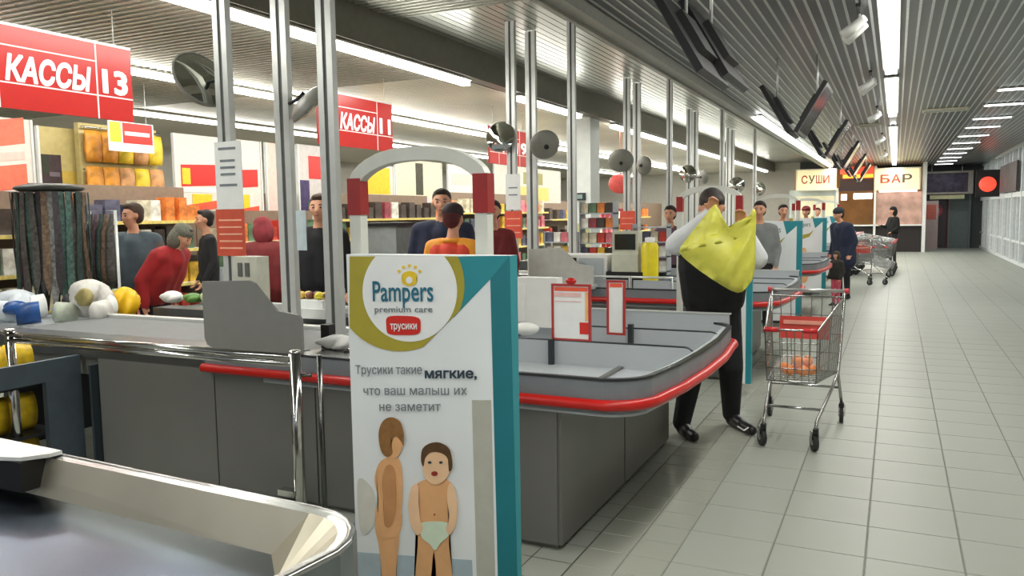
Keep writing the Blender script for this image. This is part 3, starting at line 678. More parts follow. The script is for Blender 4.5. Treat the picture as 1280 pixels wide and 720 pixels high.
# gate arch above the cover
arch = thing('security_gate', 'white arched anti-theft gate with red bands rising behind the near advert', 'gate', (-1.553, 2.46, 0))
def archpath(w_, top, k=10):
    return [(-w_, 0), (-w_, top-.09)]+[(-w_*(1-2*q), top-.09+.09*(1-abs(1-2*q)**2.6)**.75) for q in [.02, .06, .12, .2, .3, .4, .5, .6, .7, .8, .88, .94, .98]]+[(w_, top-.09), (w_, 0)]
def flat_tube(mb, pts, w_, d, cx, y):
    n = len(pts); P = [Vector(p) for p in pts]; vs = []
    for i in range(n):
        t_ = (P[min(i+1, n-1)]-P[max(i-1, 0)]).normalized(); nn = Vector((-t_.y, t_.x))
        for s1, s2 in ((-1, -1), (1, -1), (1, 1), (-1, 1)): q = P[i]+nn*(w_/2*s1); vs.append((cx+q.x, y+d/2*s2, q.y))
    fs = [(i*4+k, i*4+(k+1) % 4, i*4+4+(k+1) % 4, i*4+4+k) for i in range(n-1) for k in range(4)]+[(0, 1, 2, 3), (n*4-1, n*4-2, n*4-3, n*4-4)]
    return mb.add(vs, fs)
ga = flat_tube(MB(), archpath(.265, 1.845, 14), .05, .045, -1.553, 2.47).build('arch', mat('gate plastic white', (206, 208, 200), .4, var=.03), arch)
bv = ga.modifiers.new('b', 'BEVEL'); bv.width = .012; bv.segments = 2
for s in (-1, 1): MB().box(-1.553+s*.265-.029, -1.553+s*.265+.029, 2.444, 2.496, 1.63, 1.765).build('red_band', mat('dark red band', (150, 30, 28), .4), arch)
MB().box(-1.83, -1.17, 2.44, 2.5, 0, .04).build('foot_plate', GREYD, arch)
# further covers, simpler print
def far_cover(X1, Y, label, labelg, narrow=False, gx=None):
    if narrow:
        t = thing('advert_cover', label, 'advert display', (X1-.07, Y, 0))
        MB().box(X1-.13, X1-.05, Y, Y+.055, .1, 1.487).build('cover_body', FACEP, t); MB().box(X1-.05, X1, Y, Y+.055, .1, 1.487).build('teal_edge_band', TEAL, t)
        a = thing('security_gate', labelg, 'gate', (gx, Y+.08, 0))
        flat_tube(MB(), archpath(.265, 1.835, 8), .05, .045, gx, Y+.09).build('arch', mat('gate plastic white', (206, 208, 200), .4, var=.03), a)
        for s in (-1, 1): MB().box(gx+s*.265-.029, gx+s*.265+.029, Y+.063, Y+.117, 1.63, 1.765).build('red_band', mat('dark red band', (150, 30, 28), .4), a)
        return
    t = thing('advert_cover', label, 'advert display', (X1-.33, Y, 0))
    MB().box(X1-.66, X1, Y, Y+.055, .1, 1.487).build('cover_body', FACEP, t)
    MB().box(X1-.07, X1+.002, Y-.002, Y+.057, .1, 1.487).build('teal_edge_band', TEAL, t)
    MB().prism([(X1-.66, 1.2), (X1-.66, 1.487), (X1-.58, 1.487), (X1-.62, 1.38), (X1-.56, 1.25), (X1-.44, 1.17), (X1-.3, 1.2), (X1-.22, 1.27), (X1-.3, 1.14), (X1-.46, 1.08), (X1-.6, 1.12)], (0, Y-.003, 0), (1, 0, 0), (0, 0, 1), (0, .003, 0)).build('gold_ring', OLIVE, t)
    MB().prism([(X1-.25, 1.487), (X1-.2, 1.3), (X1-.07, 1.42), (X1-.07, 1.487)], (0, Y-.003, 0), (1, 0, 0), (0, 0, 1), (0, .003, 0)).build('teal_field', TEAL, t)
    text('Pampers', 'logo_lettering', INKT, t, (X1-.55, Y-.002, 1.33), (1, 0, 0), (0, 0, 1), .12, width=.27)
    MB().prism(spline([(X1-.45, .3), (X1-.5, .6), (X1-.45, .8), (X1-.42, .92), (X1-.36, .92), (X1-.33, .8), (X1-.28, .6), (X1-.33, .3)], 3), (0, Y-.003, 0), (1, 0, 0), (0, 0, 1), (0, .003, 0)).build('toddler_body', PSK, t)
    a = thing('security_gate', labelg, 'gate', (X1-.33, Y+.08, 0))
    flat_tube(MB(), archpath(.265, 1.835, 8), .05, .045, X1-.33, Y+.09).build('arch', mat('gate plastic white', (206, 208, 200), .4, var=.03), a)
    for s in (-1, 1): MB().box(X1-.33+s*.265-.029, X1-.33+s*.265+.029, Y+.063, Y+.117, 1.63, 1.765).build('red_band', mat('dark red band', (150, 30, 28), .4), a)
far_cover(-1.12, 7.2, 'narrow teal edged advert stand between the yellow bag and the near cart', 'white arched gate with red bands, behind the man with the yellow bag', True, atY(887, 255, 7.3).x)
far_cover(-1.15, 11.6, 'white nappy advert display with a teal edge just right of the yellow bag', 'white arched gate rising over the middle advert display')
far_cover(-1.15, 15.9, 'smaller nappy advert display right of and behind the middle one', 'white arched gate rising over the third advert display')
far_cover(-1.15, 20.2, 'farthest nappy advert display beside the navy coated shopper', 'farthest white arched gate')

# ================================================================== HANGING SIGNS
def hang_sign(Yc0, label, n1, n2, W=1.76):
    X = -6.0; z0, z1 = 2.475, 3.085; W = 1.5
    t = thing('checkout_sign', label, 'sign', (X, Yc0, z0))
    MB().box(X-.03, X, Yc0, Yc0+W, z0, z1).build('board', mat('sign red', (172, 22, 14), .3, var=.05), t)
    MB().box(X-.035, X+.004, Yc0, Yc0+W, z1, z1+.02).build('top_rail', ALU, t)
    c = .34; LW = mat('sign line white', (240, 225, 220), .5)
    mb = MB()
    for yy in (Yc0+c, Yc0+W-c): mb.box(X, X+.003, yy-.006, yy+.006, z0, z1)
    mb.box(X, X+.003, Yc0, Yc0+W, z0+.185, z0+.195).box(X, X+.003, Yc0, Yc0+W-c, z1-.15, z1-.14)
    mb.build('white_lines', LW, t)
    for yy in (Yc0+.15, Yc0+W-.15): MB().tube([(X-.015, yy, z1+.02), (X-.015, yy, 3.4)], .005, 6).build('hanger', ALU, t)
    W_ = mat('sign letter white', (245, 245, 245), .5, var=0)
    text(n1, 'number', W_, t, (X+.003, Yc0+.06, 2.70), (0, 1, 0), (0, 0, 1), .25, width=.22, bold=.04)
    text('КАССЫ', 'lettering', W_, t, (X+.003, Yc0+c+.06, 2.69), (0, 1, 0), (0, 0, 1), .25, width=W-2*c-.12, bold=.04, shear=.2)
    text(n2, 'number', W_, t, (X+.003, Yc0+W-c+.06, 2.70), (0, 1, 0), (0, 0, 1), .26, width=.22, bold=.04)
hang_sign(3.46, 'big red hanging sign reading 13 at the top left corner', '14', '13')
hang_sign(7.45, 'red hanging sign reading 12 and 11 behind the near poles', '12', '11', 1.62)
hang_sign(11.75, 'red hanging sign glimpsed beside the white notice pole', '10', '9', 1.62)

# ================================================================== TELEVISIONS
def tv(c, side, label, L=.85, H_=.62):
    """side -1: panel leaning left, +1 leaning right; bottom centre at c; long axis along the aisle"""
    c = Vector(c); t = thing('hanging_television', label, 'television', c, 'televisions hung over the aisle')
    a = math.radians(30)*side; up = Vector((math.sin(a), 0, math.cos(a))); out = Vector((math.cos(a)*side, 0, -abs(math.sin(a)))); yv = Vector((0, 1, 0))
    R = Matrix((out, yv, up)).transposed()
    m = c+up*H_/2
    MB().obox(m, (.045, L, H_), R).build('housing', BLACK, t)
    MB().obox(m+out*.024, (.004, L-.08, H_-.08), R).build('screen', mat('television screen', (40, 34, 30), .12, .0), t)
    fr = MB()
    for s in (-1, 1):
        fr.obox(m+out*.026+up*s*(H_/2-.02), (.006, L, .03), R); fr.obox(m+out*.026+yv*s*(L/2-.02), (.006, .03, H_), R)
    fr.build('bezel', mat('grey bezel', (70, 70, 68), .3), t)
    MB().obox(m-out*.045, (.05, L*.45, H_*.5), R).build('back_box', mat('tv back', (36, 36, 36), .5), t)
    top = c+up*H_*.75-out*.05
    MB().tube([top, (top.x, top.y, 3.4)], .012, 6).build('hanging_rod', ALU, t)
for k in range(6):
    y = 5.7+4.25*k; nm = ['nearest', 'second', 'third', 'fourth', 'fifth', 'sixth'][k]
    tv((-1.10, y, 2.50) if k else tuple(atY(893, 100, 5.4)), -1, 'left leaning black television, the %s pair from the camera' % nm)
    if k: tv((-1.04, y, 2.50), 1, 'right leaning black television, the %s pair from the camera' % nm)

q_ = atY(921, 104, 6.1); tv(tuple(q_), -1, 'left leaning black television just right of and behind the nearest one')
# ================================================================== CART
def cart(label, group=None):
    t = thing('shopping_cart', label, 'shopping cart', (0, 0, 0), group)
    W = mat('cart wire', (170, 172, 170), .25, .9)
    fx, rx, fy, ry = .17, .265, -.42, .42
    zb0, zb1, zt0, zt1 = .46, .40, .82, .97
    fr = MB()
    for s in (-1, 1):
        fr.tube([(s*rx, ry+.06, 1.0), (s*rx*.97, ry, .72), (s*.24, ry-.06, .40), (s*.22, .1, .33), (s*fx, fy+.04, .20), (s*fx, fy, .15)], .012, 8)
        fr.tube([(s*.24, ry-.06, .40), (s*rx, ry+.02, .15)], .012, 8)
    fr.tube([(-.2, -.2, .24), (.2, -.2, .24)], .01, 6).tube([(-.25, ry, .28), (.25, ry, .28)], .01, 6)
    fr.build('frame', W, t)
    rim = MB().tube([(-fx, fy, zt0), (fx, fy, zt0), (rx, ry, zt1), (-rx, ry, zt1)], .008, 6, closed=True).tube([(-fx+.01, fy+.05, zb0), (fx-.01, fy+.05, zb0), (rx-.03, ry, zb1), (-rx+.03, ry, zb1)], .006, 6, closed=True).build('basket_rim', W, t)
    ws = MB(); N = 15
    def L(a, b, u): return a+(b-a)*u
    for i in range(N+1):
        u = i/N
        for s in (-1, 1): ws.tube([(s*L(fx, rx, u), L(fy, ry, u), L(zt0, zt1, u)), (s*L(fx-.01, rx-.03, u), L(fy+.05, ry, u), L(zb0, zb1, u))], .0036, 4, cap=False)
    for i in range(8):
        u = i/7
        ws.tube([(L(-fx, fx, u), fy, zt0), (L(-fx+.01, fx-.01, u), fy+.05, zb0)], .0036, 4, cap=False)
        ws.tube([(L(-fx+.01, fx-.01, u), fy+.05, zb0), (L(-rx+.03, rx-.03, u), ry, zb1)], .0036, 4, cap=False)
        ws.tube([(L(-rx, rx, u), ry, zt1), (L(-rx+.03, rx-.03, u), ry, zb1)], .0036, 4, cap=False)
    for v in (.25, .5, .75):
        ws.tube([(-L(fx-.01, fx, v), L(fy+.05, fy, v), L(zb0, zt0, v)), (L(fx-.01, fx, v), L(fy+.05, fy, v), L(zb0, zt0, v)), (L(rx-.03, rx, v), ry, L(zb1, zt1, v)), (-L(rx-.03, rx, v), ry, L(zb1, zt1, v))], .0035, 4, closed=True)
    for i in range(1, 7): y_ = L(fy+.05, ry, i/7); xx = L(fx-.01, rx-.03, i/7); ws.tube([(-xx, y_, L(zb0, zb1, i/7)), (xx, y_, L(zb0, zb1, i/7))], .0036, 4, cap=False)
    ws.build('basket_wires', W, t)['kind'] = 'stuff'
    MB().tube([(-rx-.01, ry+.07, 1.01), (rx+.01, ry+.07, 1.01)], .013, 10).build('handle', mat('cart handle', (180, 182, 180), .3, .6), t)
    for s in (-1, 1): MB().tube([(s*rx, ry+.07, 1.01), (s*(rx+.03), ry+.07, 1.01)], .02, 10).build('handle_cap', mat('handle cap red', (206, 60, 72), .4), t)
    MB().obox((0, ry-.10, .74), (.36, .012, .17), Matrix.Rotation(-.2, 3, 'X')).build('child_seat_flap', mat('seat flap red', (196, 52, 40), .45), t)
    MB().obox((0, ry-.107, .78), (.30, .006, .03), Matrix.Rotation(-.2, 3, 'X')).build('flap_stripe', mat('flap pale strip', (226, 150, 130), .5), t)
    for s in (-1, 1): MB().tube([(s*fx, fy-.005, zt0), (s*(fx-.09), fy-.005, zt0)], .017, 8).build('corner_bumper', mat('corner red', (190, 30, 36), .4), t)
    for (x, y, a) in ((-fx, fy, .5), (fx, fy, .4), (-rx, ry+.02, 0), (rx, ry+.02, .1)):
        c = MB().box(x-.018, x+.018, y-.02, y+.02, .125, .16).build('caster', BLACK, t)
        ax = Vector((math.cos(a), math.sin(a), 0)); d = Vector((-math.sin(a), math.cos(a), 0)); o_ = Vector((x, y, .062))+d*.03
        MB().tube([o_-ax*.014, o_+ax*.014], .062, 16).build('wheel', mat('wheel rubber', (44, 44, 46), .6), c)
        f = MB()
        for s in (-1, 1): f.prism([(-.02, .07), (.03, .07), (.02, -.01), (-.01, -.01)], o_+ax*s*.022, d, (0, 0, 1), ax*.004)
        f.build('fork', W, c)
        MB().tube([o_-ax*.018, o_+ax*.018], .022, 10).build('wheel_hub', W, c)
    return t
ct = cart('wire shopping cart with a bag of oranges, beside the man with the yellow bag')
cp = copy_tree(ct)
ct.location = (-.61, 6.05, 0); ct.rotation_euler.z = -.02
relabel(cp, 'wire shopping cart alone in the distance left of the standing dark figure', 'distant carts'); cp.location = (-.50, 19.3, 0); cp.rotation_euler.z = .5
for k in range(8):
    c = copy_tree(ct); c.location = (-.47+.01*k, 21.5+.36*k, 0); c.rotation_euler.z = 1.35
    relabel(c, '%s wire cart from the camera in the nested row beyond the navy coated shopper' % ['first', 'second', 'third', 'fourth', 'fifth', 'sixth', 'seventh', 'last'][k], 'nested parked carts')
for k, (x, y) in enumerate(((-1.9, 27.6), (-1.2, 28.4))):
    c = copy_tree(ct); c.location = (x, y, 0); c.rotation_euler.z = .9; relabel(c, ['distant shopping cart left of the nested carts', 'distant shopping cart right behind the nested carts'][k])
# oranges
for i, (dx, dy, dz) in enumerate([(-.05, 0, 0), (.04, .01, 0), (-.01, .08, 0), (.0, .02, .065), (.09, .07, 0), (.06, .07, .06), (-.09, .08, 0)]):
    mb = MB().ell((-.60+dx, 5.86+dy, .505+dz), (.04, .04, .038), 14, 9)
    o = recenter(mb.build('orange', mat('orange peel', (244, 140, 50), .5, scale=60, bump=.3))); tag(o, 'orange in the clear bag in the near shopping cart', 'orange', 'oranges in the cart')
mb = MB(); nv = 24
vs = []; 
for j in range(10):
    v = j/9
    for k in range(nv):
        a = 2*math.pi*k/nv; r = (.115*math.sin(math.pi*min(1, v*1.15+.12))**.6+.01)*(1+.12*math.sin(5*a+j*1.3)+.06*math.sin(11*a+j))
        vs.append((-.59+r*1.15*math.cos(a), 5.90+r*.95*math.sin(a), .462+v*.21))
mb.add(vs, [(j*nv+k, j*nv+(k+1) % nv, j*nv+nv+(k+1) % nv, j*nv+nv+k) for j in range(9) for k in range(nv)], 0, True)
tag(recenter(mb.build('plastic_bag', mat('clear crinkled plastic', (232, 226, 222), .25, alpha=.16, spec=.8))), 'clear plastic bag of oranges lying in the near shopping cart', 'bag')
# ================================================================== PEOPLE
def capsule(mb, p0, r0, p1, r1, n=12):
    p0, p1 = Vector(p0), Vector(p1); d = p1-p0
    if d.length < 1e-6: mb.ell(p0, (r0, r0, r0), n, 8); return
    t = d.normalized(); pts = []; rr = []
    for a in (-80, -50, -20): pts.append(p0+t*(r0*math.sin(math.radians(a)))); rr.append(r0*math.cos(math.radians(a)))
    pts.append(p0); rr.append(r0); pts.append(p1); rr.append(r1)
    for a in (20, 50, 80): pts.append(p1+t*(r1*math.sin(math.radians(a)))); rr.append(r1*math.cos(math.radians(a)))
    mb.tube(pts, rr, n)
def remesh(mb, name, voxel, smooth=4):
    me = bpy.data.meshes.new(name); me.from_pydata(mb.v, [], mb.f)
    bm = bmesh.new(); bm.from_mesh(me); bmesh.ops.recalc_face_normals(bm, faces=bm.faces); bm.to_mesh(me); bm.free()
    o = bpy.data.objects.new(name, me); COL.objects.link(o)
    m = o.modifiers.new('r', 'REMESH'); m.mode = 'VOXEL'; m.voxel_size = voxel; m.use_smooth_shade = True
    s = o.modifiers.new('s', 'SMOOTH'); s.factor = .5; s.iterations = smooth
    dg = bpy.context.evaluated_depsgraph_get(); ev = o.evaluated_get(dg); nm = bpy.data.meshes.new_from_object(ev)
    bpy.data.objects.remove(o); bpy.data.meshes.remove(me); nm.name = name
    return nm
def person(label, loc, heading, Ht=1.75, top=DARK, pants=DARK, shoes=BLACK, sleeve=None, hair=HAIRB, lean=0, head_tilt=0, head_turn=0, arms=None, legs=None, wide=1.0, skin=SKIN,
           voxel=.014, extra=None, hat=None, hat_style=None, collar=None, legless=False, long_hair=False, long_coat=False, stripe=None, vest=None, puffy=1.0, leg_w=1.0, arm_w=1.0):
    s = Ht/1.75; sleeve = sleeve or top
    t = thing('person', label, 'person', loc)
    ca, sa = math.cos(lean), math.sin(lean); pv = Vector((0, 0, .98))
    def U(p): p = Vector(p)-pv; return Vector((p.x, p.y*ca+p.z*sa, -p.y*sa+p.z*ca))+pv
    caps = []
    def C(tag, a, ra, b, rb): caps.append((tag, Vector(a)*s, ra*s, Vector(b)*s, rb*s))
    w_ = wide; pf = puffy
    for sx in (-1, 1):
        C('top', U((sx*.075*w_, 0, .98)), .115*pf, U((sx*.095*w_, .0, 1.22)), .115*pf)
        C('top', U((sx*.095*w_, .0, 1.22)), .115*pf, U((sx*.12*w_, -.01, 1.38)), .085*pf)
        if long_coat: C('top', U((sx*.075*w_, 0, .98)), .125*pf, (sx*.085*w_, 0, .74), .13*pf)
        C('pants' if not long_coat else 'top', (sx*.07, 0, .93), .115, (sx*.08, 0, .88), .105)
        L = (legs or {}).get(sx, {}); knee = L.get('knee', (sx*.10, .02, .50)); ank = L.get('ankle', (sx*.10, -.01, .1)); toe = L.get('toe', (ank[0]+sx*.02, ank[1]+.17, .035))
        C('pants', (sx*.085, 0, .88), .1*min(leg_w, 1.12), knee, .068*leg_w); C('pants', knee, .068*leg_w, ank, .05*leg_w)
        C('shoe', (ank[0], ank[1]-.03, .045), .045, toe, .036); C('shoe', (ank[0], ank[1], .09), .04, ((ank[0]+toe[0])/2, (ank[1]+toe[1])/2, .05), .043)
        A = (arms or {}).get(sx, {})
        sh = U((sx*.175*w_, -.01, 1.40)); el = A.get('elbow'); wr = A.get('wrist')
        el = Vector(el) if el else U((sx*.235*w_, -.03, 1.12)); wr = Vector(wr) if wr else U((sx*.23*w_, .10, .90))
        C('top', U((sx*.1, -.01, 1.41)), .075*pf, sh, .068*pf)
        C('sleeve', sh, .066*pf*arm_w, el, .054*pf*arm_w); C('sleeve', el, .054*pf*arm_w, wr, .036*pf*arm_w)
        d = (wr-el).normalized(); hd = Vector(A['dir']).normalized() if 'dir' in A else d
        side = hd.cross(Vector((0, 1, 0)) if abs(hd.y) < .8 else Vector((0, 0, 1))).normalized(); fr = side.cross(hd).normalized()
        pal = wr+hd*.075
        for q in (-.022, .0, .022): C('skin', wr+hd*.015+side*q*.7, .021, pal+side*q, .017)
        for q, ln in ((-.03, .06), (-.01, .075), (.01, .07), (.03, .055)):
            a_ = pal+side*q; b_ = a_+hd*ln*.6+fr*.012; c_ = b_+hd*ln*.35+fr*.03
            C('skin', a_, .0095, b_, .009); C('skin', b_, .009, c_, .008)
        th = wr+hd*.03-side*.02*sx; C('skin', th, .013, th+hd*.045-side*.035*sx+fr*.02, .01)
    C('top', U((0, 0, 1.0)), .12*pf, U((0, .0, 1.36)), .11*pf)
    C('skin', U((0, -.005, 1.43)), .058, U((0, .015, 1.54)), .052)
    # head
    hc = U((0, .03, 1.64)); Rl = Matrix.Rotation(-lean-head_tilt, 3, 'X'); Rh = Matrix.Rotation(head_turn, 3, 'Z')@Rl
    def Hd(p): return hc+Rh@Vector(p)
    mb = MB()
    def CH_(a, ra, b, rb): caps.append(('skin', Hd(a)*s, ra*s, Hd(b)*s, rb*s))
    CH_((0, -.015, .03), .085, (0, .0, .035), .082); CH_((0, .03, -.01), .066, (0, .028, -.055), .05); CH_((0, .055, -.085), .026, (0, .04, -.075), .035)
    CH_((0, .088, .012), .009, (0, .108, -.022), .014); CH_((-.035, .075, .028), .014, (.035, .075, .028), .014); CH_((-.014, .088, -.055), .009, (.014, .088, -.055), .009)
    CH_((-.045, .06, -.015), .025, (-.035, .07, -.02), .02); CH_((.045, .06, -.015), .025, (.035, .07, -.02), .02)
    for sx in (-1, 1): CH_((sx*.083, .0, .012), .014, (sx*.085, -.003, -.015), .01)
    for c in caps: capsule(mb, c[1], c[2], c[3], c[4])
    me = remesh(mb, 'body', voxel)
    n = len(me.polygons); ctr = np.empty(n*3); me.polygons.foreach_get('center', ctr); ctr = ctr.reshape(-1, 3)
    best = np.full(n, 1e9); idx = np.zeros(n, int); tags = ['skin', 'top', 'sleeve', 'pants', 'shoe']
    for tg, a, ra, b, rb in caps:
        a = np.array(a); b = np.array(b); d = b-a; L2 = max(1e-9, d@d); u = np.clip(((ctr-a)@d)/L2, 0, 1)
        ds = np.linalg.norm(ctr-(a+u[:, None]*d), axis=1)-(ra+(rb-ra)*u)-(.004 if tg in ('top',) else 0)
        k = ds < best; best[k] = ds[k]; idx[k] = tags.index(tg)
    me.materials.clear()
    for m in (skin, top, sleeve, pants, shoes): me.materials.append(m)
    me.polygons.foreach_set('material_index', idx.astype(np.int32)); me.polygons.foreach_set('use_smooth', [True]*n)
    bo = bpy.data.objects.new('body', me); COL.objects.link(bo); bo.parent = t
    def child(name, mbx, m, vox=None, sm=3):
        if vox: mm = remesh(mbx, name, vox, sm)
        else:
            mm = bpy.data.meshes.new(name); mm.from_pydata(mbx.v, [], mbx.f); mm.polygons.foreach_set('use_smooth', [True]*len(mbx.f))
        mm.materials.clear(); mm.materials.append(m); o = bpy.data.objects.new(name, mm); COL.objects.link(o); o.parent = t; return o
    # hair
    h = MB()
    h.ell(Hd((0, -.03, .05))*s, (.09*s, .098*s, .092*s), 14, 10, 0, Rh); h.ell(Hd((0, -.055, -.0))*s, (.083*s, .06*s, .08*s), 12, 8, 0, Rh); h.ell(Hd((0, .03, .105))*s, (.06*s, .05*s, .03*s), 12, 8, 0, Rh)
    if long_hair:
        h.ell(Hd((0, -.06, -.09))*s, (.1*s, .065*s, .12*s), 12, 8, 0, Rh)
    child('hair', h, hair, .011)
    if hat:
        h = MB(); h.ell(Hd((0, -.018, .07))*s, (.099*s, .11*s, .082*s), 16, 10, 0, Rh)
        if hat_style == 'cap': h.ell(Hd((0, .11, .065))*s, (.07*s, .06*s, .012*s), 12, 6, 0, Rh)
        if hat_style == 'hood':
            h.ell(Hd((0, -.05, -.03))*s, (.12*s, .09*s, .15*s), 14, 10, 0, Rh)
        child('hat' if hat_style != 'hood' else 'hood', h, hat, .011)
    e = MB()
    for sx in (-1, 1): e.ell(Hd((sx*.032, .084, .012))*s, (.011*s, .008*s, .007*s), 8, 6, 0, Rh)
    child('eyes', e, mat('eye', (40, 34, 32), .3))
    e = MB()
    for sx in (-1, 1): e.tube([Hd((sx*.018, .094, .034))*s, Hd((sx*.034, .092, .04))*s, Hd((sx*.05, .08, .034))*s], .0045*s, 5)
    child('eyebrows', e, hair)
    e = MB(); e.tube([Hd((-.02, .096, -.056))*s, Hd((0, .101, -.054))*s, Hd((.02, .096, -.056))*s], .0045*s, 5); child('lips', e, mat('lip', (168, 92, 84), .5))
    if collar:
        e = MB(); cc = U((0, .0, 1.455))*s
        e.tube([cc+Vector((math.cos(a)*.082*s, math.sin(a)*.085*s, .0)) for a in [i*math.pi/8 for i in range(16)]], .022*s, 8, closed=True); child('collar', e, collar)
    if vest:
        e = MB()
        for sx in (-1, 1):
            capsule(e, U((sx*.075*w_, -.0, 1.0))*s, .128*s*pf, U((sx*.095*w_, -.005, 1.22))*s, .128*s*pf); capsule(e, U((sx*.095*w_, -.005, 1.22))*s, .128*s*pf, U((sx*.11*w_, -.012, 1.36))*s, .098*s*pf)
        capsule(e, U((0, 0, 1.0))*s, .13*s*pf, U((0, -.005, 1.36))*s, .122*s*pf)
        child('vest', e, vest, .016)
    if stripe:
        e = MB(); 
        for sx in (-1, 1):
            A = (arms or {}).get(sx, {}); sh = U((sx*.175*w_, -.01, 1.40)); el = Vector(A['elbow']) if 'elbow' in A else U((sx*.235*w_, -.03, 1.12)); wr = Vector(A['wrist']) if 'wrist' in A else el
            of = Vector((-sx*.0, .0, -.045)); e.tube([(sh+of)*s, (el+of*1.0)*s, (wr+of*.5)*s], [.03*s, .03*s, .02*s], 8)
        child('sleeve_stripe', e, stripe)
    t.rotation_euler.z = heading
    return t
J_WHITE = mat('white grey jacket sleeve', (208, 212, 216), .6, var=.08, scale=8)
J_VEST = mat('slate grey vest', (70, 84, 92), .75, var=.15)
J_RED = mat('crimson coat', (150, 22, 26), .75, var=.15)
J_RED2 = mat('dark red coat', (112, 26, 28), .75, var=.15)
J_NAVY = mat('navy coat', (30, 38, 62), .8, var=.2)
V_RED = mat('cashier vest red orange', (222, 66, 40), .65, var=.06)
V_ORG = mat('cashier collar orange', (238, 156, 40), .65)
PI = math.pi
# man with the yellow bag (faces the camera, looks down into the bag)
mL = (-1.19, 5.88, 0)
def loc_of(p, base, hd): # world point into the person's local frame
    v = Vector(p)-Vector(base); c, s_ = math.cos(-hd), math.sin(-hd); return (v.x*c-v.y*s_, v.x*s_+v.y*c, v.z)
HD = PI+.12; sc = 1.78/1.75
def ml(p): v = loc_of(p, mL, HD); return tuple(q/sc for q in v)
wl = atY(889, 268, 5.60); wr_ = atY(926, 282, 5.62)
man = person('man in white sleeved black jacket, head bowed, holding up an open yellow bag', mL, HD, 1.78, top=DARK, pants=mat('black jeans', (18, 19, 24), .8), shoes=BLACK, sleeve=J_WHITE, lean=.24, head_tilt=.45, head_turn=.3, wide=1.2, puffy=1.15, leg_w=1.3, arm_w=1.25,
    arms={1: dict(elbow=ml(atY(845, 306, 5.72)), wrist=ml(wl), dir=(-.2, .4, .9)), -1: dict(elbow=ml((-.86, 5.70, 1.30)), wrist=ml(wr_), dir=(0, .5, .9))},
    legs={1: dict(knee=(.13, .05, .5), ankle=ml(atZ(852, 528, .1)), toe=ml(atZ(868, 546, .04))), -1: dict(knee=(-.13, .06, .5), ankle=ml(atZ(914, 517, .1)), toe=ml(atZ(940, 538, .04)))}, voxel=.0095, stripe=BLACK)
sw = MB()
for pts in ([(847, 530), (852, 537), (858, 533)], [(922, 533), (930, 538), (938, 533)]):
    q = [atZ(p[0], p[1], .06) for p in pts]; sw.tube(q, .006, 6)
o = sw.build('shoe_flash', WHITE, None); o.parent = man; o.matrix_parent_inverse = Matrix.Translation(man.location).inverted(); o.matrix_parent_inverse = (Matrix.Translation(man.location)@Matrix.Rotation(HD, 4, 'Z')).inverted()
# the yellow bag: two crinkled sheets, open at the top
BAGY = mat('yellow carrier bag', (216, 214, 84), .38, var=.12, scale=9, spec=.6, alpha=.96)
outl = [(893, 256), (898, 262), (903, 284), (912, 299), (925, 298), (934, 280), (940, 263), (945, 266), (944, 300), (943, 340), (936, 356), (922, 366), (895, 352), (868, 333), (849, 314), (862, 296), (878, 274)]
def bag_sheet(Y, bul):
    P = [atY(x, y, Y) for x, y in spline(outl, 3)]
    bm = bmesh.new(); vs = [bm.verts.new(p) for p in P]; f = bm.faces.new(vs); bmesh.ops.triangulate(bm, faces=[f], ngon_method='EAR_CLIP')
    for _ in range(3): bmesh.ops.subdivide_edges(bm, edges=[e for e in bm.edges if e.calc_length() > .03], cuts=1, use_grid_fill=True); bmesh.ops.triangulate(bm, faces=bm.faces[:])
    bv = set(v for e in bm.edges if e.is_boundary for v in e.verts)
    bcs = np.array([v.co[:] for v in bv])
    for v in bm.verts:
        if v in bv: continue
        d = np.min(np.linalg.norm(bcs-np.array(v.co[:]), axis=1)); x, z = v.co.x, v.co.z
        v.co.y += bul*min(1, d/.12)*(1+.0)+min(1, d/.05)*.014*math.sin(26*x+14*z)*math.cos(19*z-23*x)+min(1, d/.05)*.007*math.sin(60*x-35*z)
    return bm
bmA = bag_sheet(5.44, -.06); me1 = bpy.data.meshes.new('a'); bmA.to_mesh(me1)
bmB = bag_sheet(5.46, .05); me2 = bpy.data.meshes.new('b'); bmB.to_mesh(me2)
bm = bmesh.new(); bm.from_mesh(me1); bm.from_mesh(me2); me = bpy.data.meshes.new('carrier_bag'); bm.to_mesh(me); me.polygons.foreach_set('use_smooth', [True]*len(me.polygons)); me.materials.append(BAGY)
o = bpy.data.objects.new('carrier_bag', me); COL.objects.link(o); so = o.modifiers.new('t', 'SOLIDIFY'); so.thickness = .0015; recenter(o)
tag(o, 'big translucent yellow carrier bag held open by the man at the counter', 'bag')
# shoppers and cashiers
def at_head(x, y, Y, Ht): p = atY(x, y, Y); return p, p.z
def shop(label, px, py_top, Ht, **kw):
    """stand a person whose crown is seen at (px, py_top): the distance follows from the height"""
    r = ray(px, py_top); Y = kw.pop('Y', None)
    if Y is None: p = CAM+r*((Ht-1.62)/r.z)
    else: p = CAM+r*(Y/r.y)
    hd = kw.pop('heading', PI); kw.setdefault('voxel', .016)
    ln = kw.get('lean', 0); off = -math.sin(ln)*.75
    x, y = p.x-(-math.sin(hd))*math.sin(ln)*.7*Ht/1.75, p.y-math.cos(hd)*math.sin(ln)*.7*Ht/1.75
    return person(label, (x, y, 0), hd, Ht, **kw)
shop('man in a slate grey vest looking left, behind the till belt', 165, 258, 1.78, Y=5.75, heading=3.8, top=J_VEST, sleeve=mat('dull brown sleeve', (92, 84, 80), .8), hair=HAIRG, head_turn=-.85, lean=.05, wide=1.12, puffy=1.1)
